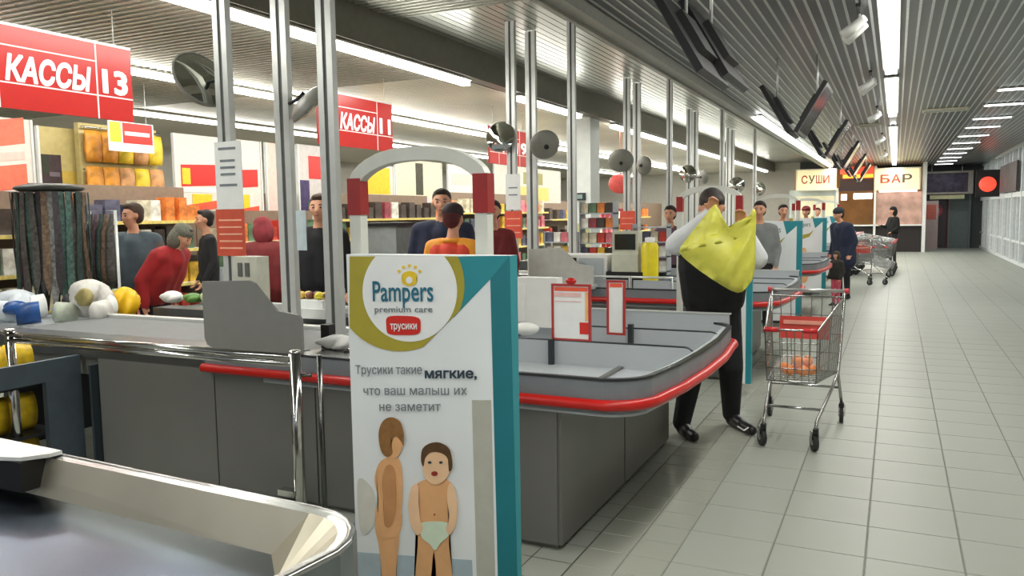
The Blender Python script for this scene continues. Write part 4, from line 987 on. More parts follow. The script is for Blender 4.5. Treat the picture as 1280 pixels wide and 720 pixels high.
shop('stooping shopper in a crimson coat with a grey fur hood', 226, 274, 1.64, Y=5.75, heading=-1.3, top=J_RED, lean=.5, hat=mat('grey fur hood', (104, 104, 92), .95, var=.3, scale=70), hat_style='hood', puffy=1.45, pants=DARK, wide=1.2)
shop('shopper in a dark red coat between the two near poles', 328, 275, 1.62, Y=6.3, heading=.9, top=J_RED2, hat=mat('wine knit hood', (140, 52, 58), .9, var=.2), hat_style='hood', puffy=1.45, lean=.15, wide=1.2)
shop('man in a black jacket glancing sideways behind the near poles', 398, 240, 1.82, Y=6.0, heading=3.8, top=DARK, hair=HAIRG, head_turn=-.2, wide=1.05, puffy=1.1)
shop('dark haired man in a navy jacket behind the capped cashier', 552, 236, 1.86, Y=6.7, heading=3.6, top=J_NAVY, hair=HAIRB, wide=1.2, puffy=1.15)
shop('cashier seen from behind in a red orange vest and dark cap', 565, 256, 1.70, Y=5.95, heading=.1, top=V_ORG, vest=V_RED, collar=V_ORG, hair=mat('dark red hair', (80, 24, 26), .7), hat=mat('black cap with wine tint', (38, 24, 28), .7, var=.4), hat_style='cap', wide=1.12)
shop('shopper in dark clothes half hidden behind the pole with the coral notice', 616, 250, 1.76, Y=7.6, heading=PI*1.1, top=J_RED2, hair=HAIRB, wide=.95)
shop('shopper in dark clothes with black hair beyond the nearest pole', 258, 268, 1.72, Y=7.2, heading=PI*.8, top=DARK, hair=HAIRB)
shop('small distant dark haired cashier left of the yellow bag', 838, 257, 1.70, Y=11.0, heading=PI*1.0, top=mat('plum shirt', (92, 70, 84), .8), hair=HAIRB, voxel=.02)
shop('distant person with dark hair just right of the yellow bag', 950, 256, 1.74, Y=11.2, heading=PI, top=mat('grey knit top', (120, 124, 124), .8), hair=HAIRB, voxel=.02)
shop('distant cashier in a red shirt behind the middle advert display', 979, 257, 1.72, Y=15.0, heading=PI*1.1, top=mat('cashier red shirt', (186, 28, 44), .8), hair=HAIRB, voxel=.02, wide=1.25)
shop('distant person in a maroon cap left of the navy coated shopper', 1008, 260, 1.70, Y=19.4, heading=PI*.9, top=mat('maroon shirt', (120, 36, 40), .8), hair=HAIRB, hat=mat('maroon cap', (120, 30, 34), .8), hat_style='cap', voxel=.022, wide=1.2)
shop('distant person in a maroon top directly left of the navy coated shopper', 1022, 261, 1.68, Y=23.6, heading=PI, top=mat('maroon shirt', (120, 36, 40), .8), hair=mat('auburn hair', (92, 36, 30), .8), voxel=.022, wide=1.1)
shop('shopper in a navy coat and dark hat bending by the third advert', 1049, 262, 1.66, Y=15.7, heading=PI*.75, top=J_NAVY, hair=HAIRB, hat=mat('charcoal hat', (34, 38, 48), .8), hat_style='beanie', lean=.2, voxel=.02, puffy=1.25, wide=1.15, long_coat=True)
shop('small child in a dark jacket and pink trousers beside the navy coated shopper', 1046, 318, .92, Y=14.6, heading=PI*.8, top=mat('olive black child coat', (40, 38, 34), .8), pants=mat('pink trousers', (214, 92, 112), .8), hair=HAIRB, hat=mat('olive knit hat', (62, 58, 46), .9), hat_style='hood', voxel=.014, puffy=1.3)
shop('slim figure dressed in black standing alone in the far aisle', 1117, 262, 1.68, Y=26.4, heading=PI*.7, top=mat('black coat', (12, 12, 13), .9), pants=BLACK, hair=HAIRB, hat=mat('black coat', (12, 12, 13), .9), hat_style='hood', voxel=.024, arms={1: dict(elbow=(.25, .05, 1.15), wrist=(.22, .28, 1.2)), -1: dict(elbow=(-.25, .0, 1.12), wrist=(-.18, .2, 1.0))})
# ================================================================== FAR END
KD = mat('kiosk dark brown', (52, 34, 28), .6)
t = thing('snack_bar_kiosk', 'snack bar frontage with cream fascia signs at the far end of the aisle', 'kiosk', (-1.4, 34.3, 0))
MB().box(-3.9, 1.0, 35.9, 36.0, 0, 3.3).build('back_wall', mat('kiosk ochre wall', (172, 122, 70), .7, var=.2, scale=2), t)
MB().box(.9, 1.02, 34.0, 36, 0, 3.38).build('white_pillar', WHITE, t)
MB().box(-2.15, -2.05, 34.0, 34.1, 0, 2.5).build('white_pillar', WHITE, t)
MB().box(-.78, -.70, 34.0, 34.1, 0, 3.3).build('white_pillar', WHITE, t)
MB().box(-2.05, .9, 34.25, 34.35, 0, 1.0).build('bar_front', mat('bar brown black', (34, 24, 24), .5), t)
MB().box(-2.05, .9, 34.0, 34.5, 1.0, 1.05).build('bar_top', WHITE, t)
MB().box(-2.05, -.8, 34.0, 34.1, 2.36, 2.52).build('dark_beam', KD, t)
MB().box(-.68, .88, 34.3, 34.4, 1.05, 2.3).build('menu_panel', mat('menu mauve print', (176, 140, 126), .6, var=.35, scale=2.5), t)
MB().box(-3.9, -2.15, 34.2, 34.3, 0, 2.45).build('display_front', mat('cool display front', (176, 186, 182), .6, var=.15, scale=2), t)
MB().box(-3.7, -2.2, 34.15, 34.2, 1.2, 2.2).build('display_window', mat('pale cream glow board', (232, 224, 190), .6, var=.1, scale=2), t)
LT = mat('kiosk light tube', (255, 252, 245), .5, emit=4)
for x0, x1, z in ((-1.95, -1.75, 2.02), (-1.5, -.85, 2.05), (-.6, .7, 2.3)): MB().box(x0, x1, 33.95, 34.15, z, z+.22).build('lit_strip', LT, t)
for x0, x1, s_, lb, z0, z1 in ((-3.62, -2.12, 'СУШИ', 'cream fascia sign reading sushi, left of the orange light', 2.42, 3.26), (-.78, .80, 'БАР', 'cream fascia sign reading bar, right of the orange light', 2.36, 3.2)):
    s = thing('fascia_sign', lb, 'sign', ((x0+x1)/2, 33.9, z0))
    MB().box(x0, x1, 33.85, 33.98, z0, z1).build('board', mat('lit fascia cream', (238, 226, 178), .6, emit=.35), s)
    fr = MB()
    for b in ((x0, x1, z0, z0+.05), (x0, x1, z1-.05, z1), (x0, x0+.05, z0+.05, z1-.05), (x1-.05, x1, z0+.05, z1-.05)): fr.box(b[0], b[1], 33.82, 33.86, b[2], b[3])
    fr.build('frame', CREAM, s)
    w1 = (x1-x0)*.72; cw = w1/len(s_)
    for q, ch in enumerate(s_):
        text(ch, 'letter', mat('letter brick red', (176, 70, 50), .5) if (q % 4 in (2, 3, 0) and s_ != 'БАР') or (s_ == 'БАР' and q < 2) else mat('letter brown', (96, 84, 60), .5), s, ((x0+x1)/2-w1/2+cw*q, 33.84, z0+.28), (1, 0, 0), (0, 0, 1), .42, width=cw*.8, bold=.02)
t = thing('orange_light', 'glowing orange lamp strip between the two cream fascia signs', 'light', (-1.4, 34, 2.9))
MB().box(-1.9, -.82, 33.9, 34.0, 2.86, 3.0).build('lamp', mat('orange lamp', (255, 130, 40), .5, emit=3), t)
MB().box(-2.0, -.80, 33.85, 33.95, 3.02, 3.3).build('red_panel', mat('red glow panel', (216, 80, 50), .5, emit=.6), t)
MB().box(-2.0, -.80, 34.0, 34.1, 2.52, 2.86).build('backing', KD, t)
t = thing('billboard', 'framed dark purple billboard above the far door', 'billboard', (1.75, 37.5, 2.0))
MB().box(1.05, 2.75, 37.6, 37.7, 2.25, 3.1).build('board', mat('billboard print', (70, 60, 82), .5, var=.6, scale=4), t)
MB().box(1.0, 2.8, 37.55, 37.62, 3.08, 3.16).box(1.0, 2.8, 37.55, 37.62, 2.22, 2.3).box(1.0, 1.12, 37.55, 37.62, 2.3, 3.08).box(2.62, 2.8, 37.55, 37.62, 2.3, 3.08).build('frame', mat('billboard frame', (168, 160, 150), .6), t)
MB().box(1.25, 2.5, 37.5, 37.6, 2.02, 2.18).build('lower_strip', mat('beige strip', (206, 204, 160), .6), t)
MB().tube([(1.3, 37.65, 3.16), (1.3, 37.65, 3.4)], .02, 6).tube([(2.4, 37.65, 3.16), (2.4, 37.65, 3.4)], .02, 6).build('hanger', ALU, t)
dr = struct(MB().box(.95, 1.02, 37.9, 38.1, 0, 2.25).box(1.9, 1.96, 37.9, 38.1, 0, 2.25).box(1.02, 1.9, 37.9, 38.1, 2.15, 2.25).build('door_1', mat('dark red door frame', (96, 30, 36), .5)))
MB().box(1.02, 1.9, 37.98, 38.04, 0, 2.15).build('door_leaf', mat('dark smoky door', (64, 50, 56), .3), dr)
MB().lathe([(0, 0), (.3, 0), (.3, .02), (0, .02)], (1.46, 37.96, 1.55), (0, -1, 0), 24).build('round_sticker', mat('pink round sticker', (226, 110, 124), .5), dr)
MB().lathe([(.12, 0), (.19, 0), (.19, .01), (.12, .01)], (1.46, 37.93, 1.55), (0, -1, 0), 24).build('sticker_ring', mat('pale pink', (240, 190, 196), .5), dr)
w2 = struct(MB().box(1.96, 2.02, 37.9, 38.1, 0, 2.25).box(2.7, 2.78, 37.9, 38.1, 0, 2.25).box(2.02, 2.7, 37.9, 38.1, 2.18, 2.25).build('window_2', mat('far frame grey', (110, 120, 118), .5)))
MB().box(2.02, 2.7, 37.98, 38.0, 0, 2.18).build('pane', mat('grey green glass', (104, 118, 116), .15), w2)
t = thing('pink_panel', 'narrow pale pink advertising panel left of the far door', 'panel', (.6, 33.7, 0))
MB().box(1.04, 1.55, 36.8, 36.95, 0, 1.95).build('panel', mat('pale pink panel', (206, 184, 180), .6), t)
MB().box(1.12, 1.47, 36.79, 36.80, 1.2, 1.8).build('print', mat('orange pink print', (224, 120, 104), .6), t)
t = thing('round_red_sign', 'glowing round red sign projecting from the glass wall', 'sign', (2.85, 30, 2.4))
MB().lathe([(0, 0), (.22, 0), (.25, .03), (.25, .1), (.22, .13), (0, .13)], (2.74, 31.2, 2.42), (0, -1, 0), 24).build('lit_disc', mat('red lit sign', (240, 70, 50), .5, emit=1.4), t)
MB().box(2.4, 3.1, 31.2, 31.3, 2.0, 2.9).build('black_backing', BLACK, t)
tag(recenter(MB().box(3.02, 3.08, 26.5, 30.5, 2.1, 2.95).build('dark_banner', mat('dark banner', (74, 66, 66), .6, var=.4, scale=2))), 'dark banner on the glass wall beside the round red sign', 'banner')

# ================================================================== SHOP FLOOR BEHIND THE TILLS
part = MB().box(-9.78, -9.64, 5.2, 36, 0, 2.05).build('display_partition', mat('shelf back brown', (132, 112, 94), .7, var=.1)); tag(recenter(part), 'long cream shelf back running behind the tills', 'partition')
XP = -9.6
def poster(pa, pb, label, base, bits, X=XP, rail=True):
    """pa, pb: two opposite corners seen in the photo; fractions describe the flat print"""
    a = atX(pa[0], pa[1], X); b = atX(pb[0], pb[1], X); y0, y1 = a.y, b.y; z1 = a.z; z0 = b.z
    t = thing('poster_panel', label, 'poster', (X, (y0+y1)/2, z0))
    MB().box(X-.03, X, y0, y1, z0, z1).build('panel', base, t)
    for i, (f0, f1, g0, g1, m, tilt) in enumerate(bits):
        ya, yb = y0+(y1-y0)*f0, y0+(y1-y0)*f1; za, zb = z0+(z1-z0)*g0, z0+(z1-z0)*g1; d = .004+.002*i
        MB().add([(X+d, ya, za), (X+d, yb, za+tilt), (X+d, yb, zb+tilt), (X+d, ya, zb), (X, ya, za), (X, yb, za+tilt), (X, yb, zb+tilt), (X, ya, zb)],
                 [(0, 1, 2, 3), (4, 7, 6, 5), (0, 4, 5, 1), (1, 5, 6, 2), (2, 6, 7, 3), (3, 7, 4, 0)]).build('print_block', m, t)
    MB().box(X-.03, X+.02, y0-.03, y0, z0-.05, z1).build('edge_profile', WHITE, t); MB().box(X-.03, X+.02, y1, y1+.03, z0-.05, z1).build('edge_profile', WHITE, t)
    return t
WP = mat('white poster', (232, 224, 214), .6, var=.04); SAL = mat('salmon print', (236, 120, 92), .6, var=.1); BRN = mat('brown print', (66, 52, 56), .6, var=.3)
KHK = mat('khaki board', (196, 180, 120), .6, var=.1); PNK = mat('pale pink ground', (236, 204, 192), .6, var=.08)
poster((-60, 140), (43, 250), 'white poster with salmon red bands at the left edge under the red sign', WP, [(.3, .92, .6, .92, SAL, .1), (.5, .92, .1, .4, SAL, .05), (.4, .9, .45, .55, PNK, .05)])
poster((47, 157), (104, 250), 'khaki poster picturing dark pots, left of the yellow bag rack', KHK, [(.0, .5, .05, .62, BRN, 0), (.05, .2, .35, .6, mat('dark green print', (54, 62, 44), .6), 0), (.2, .45, .32, .38, mat('grey lilac print', (120, 108, 116), .6), 0), (.5, .95, .1, .4, mat('ochre print', (206, 176, 80), .6), 0)])
poster((217, 166), (283, 268), 'white poster with red and yellow price print left of the nearest pole', WP, [(.1, .9, .35, .62, REDP, .03), (.12, .28, .38, .58, YELP, 0), (.1, .95, .28, .34, PAPER, 0), (.3, .7, .12, .26, YELP, 0), (.0, 1, .0, .1, ORNP, .12)])
poster((285, 173), (328, 275), 'white poster with red and yellow price print right of the nearest pole', WP, [(.1, .9, .4, .62, REDP, .03), (.1, .6, .15, .32, YELP, 0), (.0, .9, .02, .12, ORNP, .08)])
poster((332, 178), (370, 280), 'pale pink poster with a dark plum figure between the near poles', PNK, [(.35, .6, .05, .75, mat('plum print', (84, 44, 50), .6, var=.3), 0)])
poster((372, 180), (416, 290), 'pale poster with a red band behind the black jacketed man', mat('pale lilac poster', (206, 200, 196), .6, var=.08), [(.3, .95, .62, .88, REDP, 0), (.0, .3, .2, .6, mat('indigo print', (64, 50, 96), .6, var=.3), 0), (.25, .6, .2, .36, mat('leaf green print', (54, 128, 60), .6), 0)])
poster((452, 205), (492, 262), 'poster with a big yellow price block seen through the arched gate', WP, [(.1, .9, .35, .95, mat('amber print', (250, 196, 30), .6, var=.1), 0), (.3, .9, .05, .3, mat('rose print', (222, 140, 128), .6), 0)])
poster((494, 198), (552, 262), 'cream poster with a hanging dark green bottle seen through the arched gate', CREAM, [(.42, .58, .3, .95, mat('bottle green print', (60, 58, 36), .6, var=.3), 0), (.45, .7, .05, .25, mat('lilac white print', (226, 206, 232), .6), 0)])
poster((560, 205), (596, 262), 'white poster with pale red script at the right leg of the arched gate', WP, [(.1, .8, .55, .8, PNK, 0), (.2, .7, .15, .3, SAL, 0)])
poster((618, 205), (700, 268), 'pale poster with a dull yellow block behind the second pole group', mat('greyish poster', (206, 202, 190), .6, var=.1), [(.3, .8, .3, .6, mat('dull yellow print', (216, 196, 110), .6), 0), (.4, .7, .65, .9, mat('olive print', (150, 142, 84), .6), 0)])
# tall yellow bag rack
a = atX(105, 152, -9.3); b = atX(207, 250, -9.3)
t = thing('bag_display_rack', 'rack hung with yellow printed packets, left of the price posters', 'rack', (-9.35, (a.y+b.y)/2, 1.0))
MB().box(-9.5, -9.42, a.y, b.y, 0, a.z).build('back_board', KHK, t)
for z in (b.z-.05, (a.z+b.z)/2): MB().tube([(-9.36, a.y, z+.43), (-9.36, b.y, z+.43)], .012, 6).build('hanging_bar', CHROME, t)
AMB = [mat('amber packet', (222, 150, 50), .5, var=.35, scale=9), mat('yellow packet', (228, 196, 50), .5, var=.25, scale=9), mat('tan packet', (204, 150, 96), .5, var=.35, scale=9)]
n = 5
for r in range(2):
    for i in range(n):
        y = a.y+(b.y-a.y)*(i+.5)/n; z = b.z+r*(a.z-b.z)*.47
        packet(-9.32, y, z+.02, (b.y-a.y)/n*.9, .06, .40, AMB[0] if i < 2 else AMB[1 if (i+r) % 2 else 2], ['amber', 'yellow'][i >= 2]+' printed packet, %s from the left in the %s row of the hanging rack' % (['first', 'second', 'third', 'fourth', 'last'][i], ['lower', 'upper'][r]), 'packets on the hanging rack').rotation_euler.z = PI/2
t = thing('price_banner', 'white banner with red and yellow price print hung over the yellow packets', 'banner', (-8.9, 7.5, 2.2))
pa, pb = atX(135, 150, -8.9), atX(193, 192, -8.9)
MB().box(-8.92, -8.9, pa.y, pb.y, pb.z, pa.z).build('board', PAPER, t)
L_ = pb.y-pa.y; Hh = pa.z-pb.z
MB().box(-8.9, -8.896, pa.y+L_*.3, pa.y+L_*.97, pb.z+Hh*.28, pa.z-.01).build('red_block', REDP, t)
MB().box(-8.896, -8.893, pa.y+L_*.34, pa.y+L_*.9, pb.z+Hh*.55, pb.z+Hh*.68).build('white_stroke', WP, t)
MB().box(-8.9, -8.896, pa.y+L_*.02, pa.y+L_*.26, pb.z+Hh*.3, pa.z-.01).build('yellow_block', YELP, t)
for yy in (pa.y+.1, pb.y-.1): MB().tube([(-8.91, yy, pa.z), (-8.91, yy, 3.4)], .006, 6).build('hanger', ALU, t)

# shelving units with goods
rg = random.Random(3)
PAL = [(196, 60, 44), (226, 180, 60), (238, 230, 214), (90, 120, 90), (150, 60, 70), (90, 90, 110), (226, 130, 60), (205, 196, 170), (70, 58, 50), (220, 120, 130)]
BM = [mat('carton print %d' % i, c, .5, var=.35, scale=11) for i, c in enumerate(PAL)]
boxme = {}
def carton(i, w_, d, h):
    k = (i, round(w_, 2), round(h, 2))
    if k not in boxme:
        me = bpy.data.meshes.new('carton'); mb = MB(); e = .006
        mb.box(-w_/2, w_/2, -d/2, d/2, 0, h-e).box(-w_/2+e, w_/2-e, -d/2+e, d/2-e, h-e, h)
        me.from_pydata(mb.v, [], mb.f); me.materials.append(BM[i]); boxme[k] = me
    return boxme[k]
def shelf_unit(x, y0, y1, levels, label, group, unitname, depth=.45, ztop=None, along='y', dens=.15):
    t = thing('shelf_unit', label, 'shelf', (x, (y0+y1)/2, 0)); ztop = ztop or levels[-1]+.45
    if along == 'y':
        MB().box(x-.02, x, y0, y1, 0, ztop).build('back_panel', mat('shelf back brown', (132, 112, 94), .7), t)
        for yy in (y0, y1-.03): MB().box(x, x+depth, yy, yy+.03, 0, ztop*.55).build('side_panel', GREYL, t)
        for z in levels:
            MB().box(x, x+depth, y0+.03, y1-.03, z-.03, z).build('shelf_board', WHITE, t)
            MB().box(x+depth, x+depth+.008, y0+.03, y1-.03, z-.04, z).build('price_rail', mat('price rail', (236, 214, 120), .5, var=.2, scale=20), t)
        k = 0
        for z in levels:
            y = y0+.12; c = rg.randrange(10); cnt_ = 0
            while y < y1-.12:
                w_ = rg.choice((.12, .16, .2)); h = rg.choice((.2, .26, .3))
                if rg.random() < .5: c = rg.randrange(10)
                o = bpy.data.objects.new('carton', carton(c, .2, w_, h)); COL.objects.link(o); o.location = (x+depth*.62, y, z); o.rotation_euler.z = rg.uniform(-.06, .06)
                nmz = {0: 'bottom', len(levels)-1: 'top', 1: 'second'}.get(levels.index(z), 'third')
                cnt_ += 1; tag(o, '%s carton, %s from the left, %s shelf %s' % (['red', 'golden', 'cream', 'green', 'wine', 'slate', 'orange', 'beige', 'brown', 'pink'][c], '%d%s' % (cnt_, 'th' if 10 < cnt_ % 100 < 14 else {1: 'st', 2: 'nd', 3: 'rd'}.get(cnt_ % 10, 'th')), nmz, unitname), 'carton', group); y += w_+dens*.3
    return t
shelf_unit(-8.9, 5.9, 8.1, [.35, .8, 1.25, 1.62], 'shelf of small goods behind the man in the slate vest', 'cartons behind the slate vest', 'behind the slate vest')
shelf_unit(-8.9, 8.3, 10.8, [.4, .85, 1.3], 'shelf of goods behind the crimson and dark red coats', 'cartons behind the coats', 'behind the red coats')
shelf_unit(-8.9, 11.0, 14.5, [.4, .85, 1.25, 1.6], 'shelf of goods seen through and beside the arched gate', 'cartons behind the gate', 'behind the gate', dens=.3)
shelf_unit(-8.9, 14.8, 20, [.4, .85, 1.3, 1.7], 'long shelf of goods behind the second pole group', 'cartons behind the second poles', 'behind the second poles', dens=.5)
shelf_unit(-8.4, 3.6, 6.0, [.3, .7, 1.1, 1.5], 'red and orange goods shelf at the left edge behind the tie stand', 'cartons at the left edge', 'at the left edge')
shelf_unit(-8.9, 20.2, 30, [.5, 1.0, 1.5], 'distant long shelf of goods behind the far tills', 'cartons behind the far tills', 'behind the far tills', dens=1.2)
# white column
cl = struct(MB().box(-5.62, -5.15, 14.2, 14.7, 0, 3.8).build('column', mat('white column paint', (236, 242, 238), .6, var=.03)))
MB().box(-5.60, -5.17, 14.19, 14.205, .0, 1.45).build('yellowed_band', mat('pale yellow column base', (204, 206, 150), .6, var=.1), cl)
s = thing('emergency_sign', 'small dark framed sign on the white column', 'sign', (-5.4, 14.17, 1.9))
MB().box(-5.50, -5.24, 14.16, 14.19, 1.88, 2.02).build('frame', GREYD, s); MB().box(-5.44, -5.30, 14.155, 14.16, 1.91, 1.99).build('pale_pictogram', mat('grey green pictogram', (140, 168, 160), .6), s)
# grey cabinet and belt cash desks behind
placed('grey_cabinet', 'tall grey cabinet with a black top seen through the left of the arched gate', 'cabinet', (-4.65, 6.9, 0),
   [('cabinet_body', MB().box(-5.0, -4.55, 6.8, 7.2, 0, 1.53), mat('cabinet grey', (150, 156, 154), .5)), ('black_top', MB().box(-5.03, -4.50, 6.77, 7.23, 1.53, 1.565), BLACK)])
# tie carousel
cx, cy = -6.95, 4.80
t = thing('tie_carousel', 'round topped carousel stand hung with dark patterned ties', 'stand', (cx, cy, 0))
zt = atY(70, 236, cy).z
MB().tube([(cx, cy, 0), (cx, cy, zt)], .03, 10).build('pole', BLACK, t)
MB().lathe([(0, .05), (.18, .045), (.28, .02), (.29, 0), (.25, -.02), (0, -.02)], (cx, cy, zt), n=28).build('top_disc', mat('dark disc', (70, 72, 68), .5, var=.2), t)
MB().lathe([(.3, 0), (.28, .03), (.05, .06), (0, .06)], (cx, cy, 0), n=20).build('base', BLACK, t)
TM = [mat('tie %d' % i, c, .7, var=.6, scale=30) for i, c in enumerate([(40, 58, 54), (70, 66, 62), (84, 60, 66), (60, 86, 80), (120, 122, 120), (48, 44, 48), (96, 78, 60)])]
for i in range(40):
    a = 2*PI*i/40; r = .27+.03*(i % 2); Lh = rg.uniform(.85, 1.15); x, y = cx+r*math.cos(a), cy+r*math.sin(a); wv = Vector((-math.sin(a), math.cos(a), 0)); out = Vector((math.cos(a), math.sin(a), 0)); mb = MB(); vs = []
    for j in range(7):
        v = j/6; wd = .022+.014*v if j < 6 else .004; off = out*(.015*math.sin(v*5+i)); z = zt-.03-v*Lh
        for s_ in (-1, 1): vs += [Vector((x, y, z))+wv*wd*s_+off-out*.003, Vector((x, y, z))+wv*wd*s_+off+out*.003]
    fs = [f for j in range(6) for f in ((4*j, 4*j+4, 4*j+6, 4*j+2), (4*j+1, 4*j+3, 4*j+7, 4*j+5), (4*j, 4*j+1, 4*j+5, 4*j+4), (4*j+2, 4*j+6, 4*j+7, 4*j+3))]
    k = rg.randrange(7); o = recenter(mb.add(vs, fs).build('tie', TM[k])); tag(o, ['dark green', 'taupe', 'plum', 'sea green', 'silver grey', 'charcoal', 'brown'][k]+' patterned tie hanging on the %s side of the round carousel' % ['right', 'right rear', 'rear', 'left rear', 'left', 'left front', 'front', 'right front'][int(((i+2.5) % 40)/5)], 'tie', 'ties on the carousel')
# hanging dark garments right of the ties
t = thing('garment_rack', 'white tube rack of dark folded clothes right of the tie carousel', 'rack', (-6.7, 5.15, 0))
MB().tube([(-6.90, 5.15, 0), (-6.90, 5.15, 1.72), (-6.55, 5.15, 1.72), (-6.55, 5.15, 0)], .014, 8).build('tube_frame', ALU, t)
for i in range(5):
    x = -6.88+.07*i; nm = i % 2
    mb = MB().tube([(x, 5.15, 1.69), (x, 5.12, 1.5), (x+.01, 5.1, 1.2), (x, 5.12, 1.0)], [.015, .035, .045, .04], 8)
    tag(recenter(mb.build('hanging_garment', TM[[5, 2, 0, 6, 1][i]])), ['charcoal', 'plum', 'dark green', 'brown', 'taupe'][i]+' garment hanging on the white tube rack', 'garment')
# bags and produce around the near belts
def lump(name, c, r, m, label, cat, group=None, seed=0, wob=.16):
    mb = MB(); vs = []; n, q = (14, 9) if name == 'pastry' else (30, 20); c = Vector(c)
    for i in range(q+1):
        ph = PI*i/q
        for k in range(n):
            th = 2*PI*k/n; f = (1 if wob < .17 and name == 'pastry' else (abs(math.cos(th))**3+abs(math.sin(th))**3)**(-1/3))+wob*math.sin(3*th+seed+2*ph)*math.sin(ph)+wob*.5*math.sin(7*th+5*ph+seed*2)*math.sin(ph)+wob*.35*math.sin(11*th-9*ph+seed)*math.sin(13*ph+3*th)
            vs.append(c+Vector((r[0]*math.sin(ph)*math.cos(th)*f, r[1]*math.sin(ph)*math.sin(th)*f, max(-.85, math.cos(ph))*r[2])))
    mb.add(vs, [(i*n+k, (i+1)*n+k, (i+1)*n+(k+1) % n, i*n+(k+1) % n) for i in range(q) for k in range(n)], 0, True)
    o = recenter(mb.build(name, m)); tag(o, label, cat, group); return o
BWH = mat('white blue bag', (206, 214, 222), .4, var=.08); BBL = mat('blue printed bag', (40, 84, 150), .4, var=.5, scale=8)
p = atY(22, 382, 4.3); lump('shopping_bag', (p.x, 4.3, p.z), (.20, .14, .14), BWH, 'white bag of goods at the left edge below the tie carousel', 'bag', wob=.24, seed=1)
p = atY(20, 388, 4.12); lump('blue_packet', (p.x, 4.12, p.z+.02), (.12, .07, .06), BBL, 'blue printed packet in front of the white bag at the left edge', 'packet', seed=3)
p = atY(112, 374, 4.5); lump('shopping_bag', (p.x, 4.5, p.z), (.17, .14, .17), mat('milky bag', (206, 204, 198), .35, var=.1), 'milky bag with greenish goods right of the tie carousel', 'bag', wob=.24, seed=2)
p = atY(106, 372, 4.36); lump('olive_packet', (p.x, 4.36, p.z), (.08, .04, .08), mat('olive packet', (158, 146, 92), .5, var=.3), 'olive packet showing in the milky bag', 'packet', seed=5)
p = atY(156, 380, 4.75); lump('shopping_bag', (p.x, 4.75, p.z), (.10, .10, .15), mat('bright yellow bag', (240, 190, 20), .4, var=.08), 'bright yellow bag below the man in the slate vest', 'bag', wob=.24, seed=4)
for i, (px, py, Y, m, nm) in enumerate([(4, 392, 4.1, BWH, 'white blue packet farthest left'), (36, 394, 4.1, BBL, 'blue printed packet right of the white bag'), (44, 384, 4.35, PAPER, 'white packet behind the blue packets'), (80, 394, 4.25, mat('grey green packet', (176, 184, 168), .4, var=.25), 'grey green packet left of the milky bag'), (128, 392, 4.35, mat('milky bag', (206, 204, 198), .35, var=.1), 'milky packet leaning on the milky bag'), (92, 380, 4.6, mat('black carton', (40, 38, 40), .5), 'black packet behind the milky bag'), (140, 384, 4.6, PAPER, 'white packet left of the yellow bag')]):
    p = atY(px, py, Y); o = packet(p.x, Y, .805, .17, .10, max(.12, p.z-.80+.1), m, nm+' on the goods table', 'packets on the goods table'); o.rotation_euler = (.12*math.sin(i), .15*math.cos(i*2), .7+.3*i)
tb = thing('goods_table', 'low table carrying the white, milky and yellow bags', 'table', (-6.5, 4.4, 0))
MB().box(-7.1, -5.95, 4.05, 4.7, .76, .80).build('table_top', GREYL, tb)
for x in (-7.06, -5.99):
    for y in (4.09, 4.66): MB().box(x-.02, x+.02, y-.02, y+.02, 0, .76).build('leg', ALU, tb)
GRN = mat('produce green', (96, 140, 66), .5, var=.3, scale=20)
for i, (px, py, m, nm, r) in enumerate([(232, 370, PAPER, 'white', .08), (252, 372, GRN, 'green', .07), (268, 368, mat('pale green', (190, 206, 160), .5, var=.2), 'pale green', .08), (215, 374, PAPER, 'white', .07)]):
    p = atY(px, py, 5.45); lump('produce_packet', (p.x, 5.3+.05*i, .862+r*.6), (r*1.2, r, r*.7), m, '%s packet of produce on the rear belt, %s' % (nm, ['centre', 'right of centre', 'farthest right', 'farthest left'][i]), 'packet', 'produce on the rear belt', seed=i)
p = atY(398, 372, 4.9); tr_ = placed('pastry_tray', 'pale tray of yellow and brown pastries beside the second near pole', 'tray', (p.x, 4.9, .862), [('tray', MB().box(p.x-.17, p.x+.17, 4.75, 5.0, .865, .905).box(p.x-.17, p.x+.17, 4.75, 4.77, .905, .94), PAPER), ('tray_stand', MB().box(p.x-.12, p.x+.12, 4.8, 4.97, .90, 1.0), PAPER)])
for i in range(7):
    m = [mat('pastry yellow', (226, 190, 84), .5, var=.2), mat('pastry brown', (112, 66, 50), .5, var=.3), mat('pastry lemon', (230, 220, 60), .5)][(0, 0, 1, 1, 2, 0, 1)[i]]
    lump('pastry', (p.x-.13+.043*i, 4.86+.03*(i % 2), 1.03), (.035, .04, .03), m, ['yellow', 'yellow', 'brown', 'brown', 'lemon', 'yellow', 'brown'][i]+' pastry, %s from the left on the pale tray beside the second near pole' % ['first', 'second', 'third', 'fourth', 'fifth', 'sixth', 'last'][i], 'pastry', 'pastries on the tray', seed=i)
lump('crumpled_cloth', (-2.92, 3.72, .90), (.09, .07, .045), mat('white cloth', (214, 214, 212), .7, var=.06), 'crumpled white cloth between the privacy board and the near advert', 'cloth', seed=6, wob=.3)
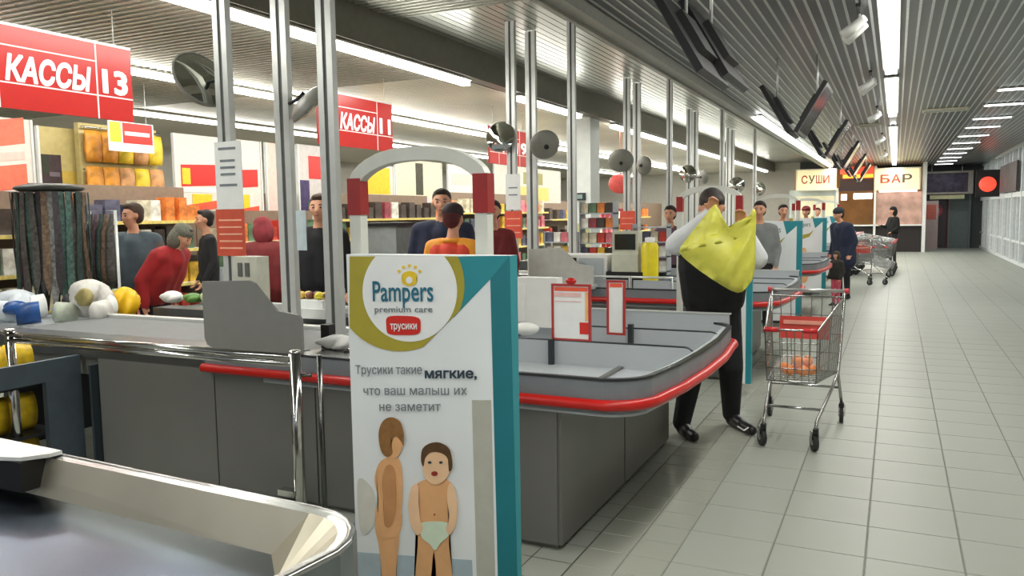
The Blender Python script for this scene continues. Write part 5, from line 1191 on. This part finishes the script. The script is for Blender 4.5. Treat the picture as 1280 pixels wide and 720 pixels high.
tag(recenter(MB().box(-3.02, -2.96, 3.7, 3.76, .86, 1.0).build('card_reader', BLACK)), 'small black card reader beside the crumpled white cloth', 'card reader')
placed('keyboard_stand', 'white scanner stand with a flat keyboard right of the second near pole', 'stand', (-3.1, 4.6, .862), [('stand_base', MB().box(-3.35, -2.75, 4.48, 4.62, .862, .90), ALU), ('keyboard', MB().box(-3.2, -2.95, 4.46, 4.60, .90, .925), BLACK)])
# red balloon like sign by third poles
tag(recenter(MB().ell((-5.0, 15.5, 2.22), (.24, .1, .2)).tube([(-5.0, 15.5, 2.4), (-5.0, 15.5, 3.7)], .006, 6).build('red_globe', mat('coral red globe', (224, 84, 78), .5))), 'coral red hanging globe right of the white column', 'decoration')
# impulse goods racks on the far counters
for k, (px, py, Y) in enumerate([(745, 262, 9.2), (700, 300, 9.5), (812, 290, 9.6), (870, 300, 13.6)]):
    p = atY(px, py, Y); zt = p.z+.1
    t = thing('impulse_rack', ['small goods rack right of the white column', 'small goods rack in front of the white column', 'small goods rack right of the yellow canister', 'small goods rack behind the man with the yellow bag'][k], 'rack', (p.x, Y, .865))
    for z in np.arange(.9, zt, .18): MB().box(p.x-.22, p.x+.22, Y, Y+.2, z, z+.015).build('shelf', GREYL, t)
    for sx in (-.22, .21): MB().box(p.x+sx, p.x+sx+.01, Y, Y+.2, .865, zt).build('side', GREYL, t)
    for z in np.arange(.9, zt-.1, .18):
        for q in range(4):
            c = rg.randrange(10); o = bpy.data.objects.new('sweet_box', carton(c, .09, .12, .12)); COL.objects.link(o); o.location = (p.x-.16+.105*q, Y+.09, z+.015)
            tag(o, ['red', 'golden', 'cream', 'green', 'wine', 'slate', 'orange', 'beige', 'brown', 'pink'][c]+' sweet box, %s from left, level %s, small rack ' % (['first', 'second', 'third', 'last'][q], ['one', 'two', 'three', 'four', 'five', 'six'][min(5, int(round((z-.9)/.18)))])+['right of the column', 'before the column', 'right of the canister', 'behind the bag man'][k], 'box', 'sweet boxes on small racks')
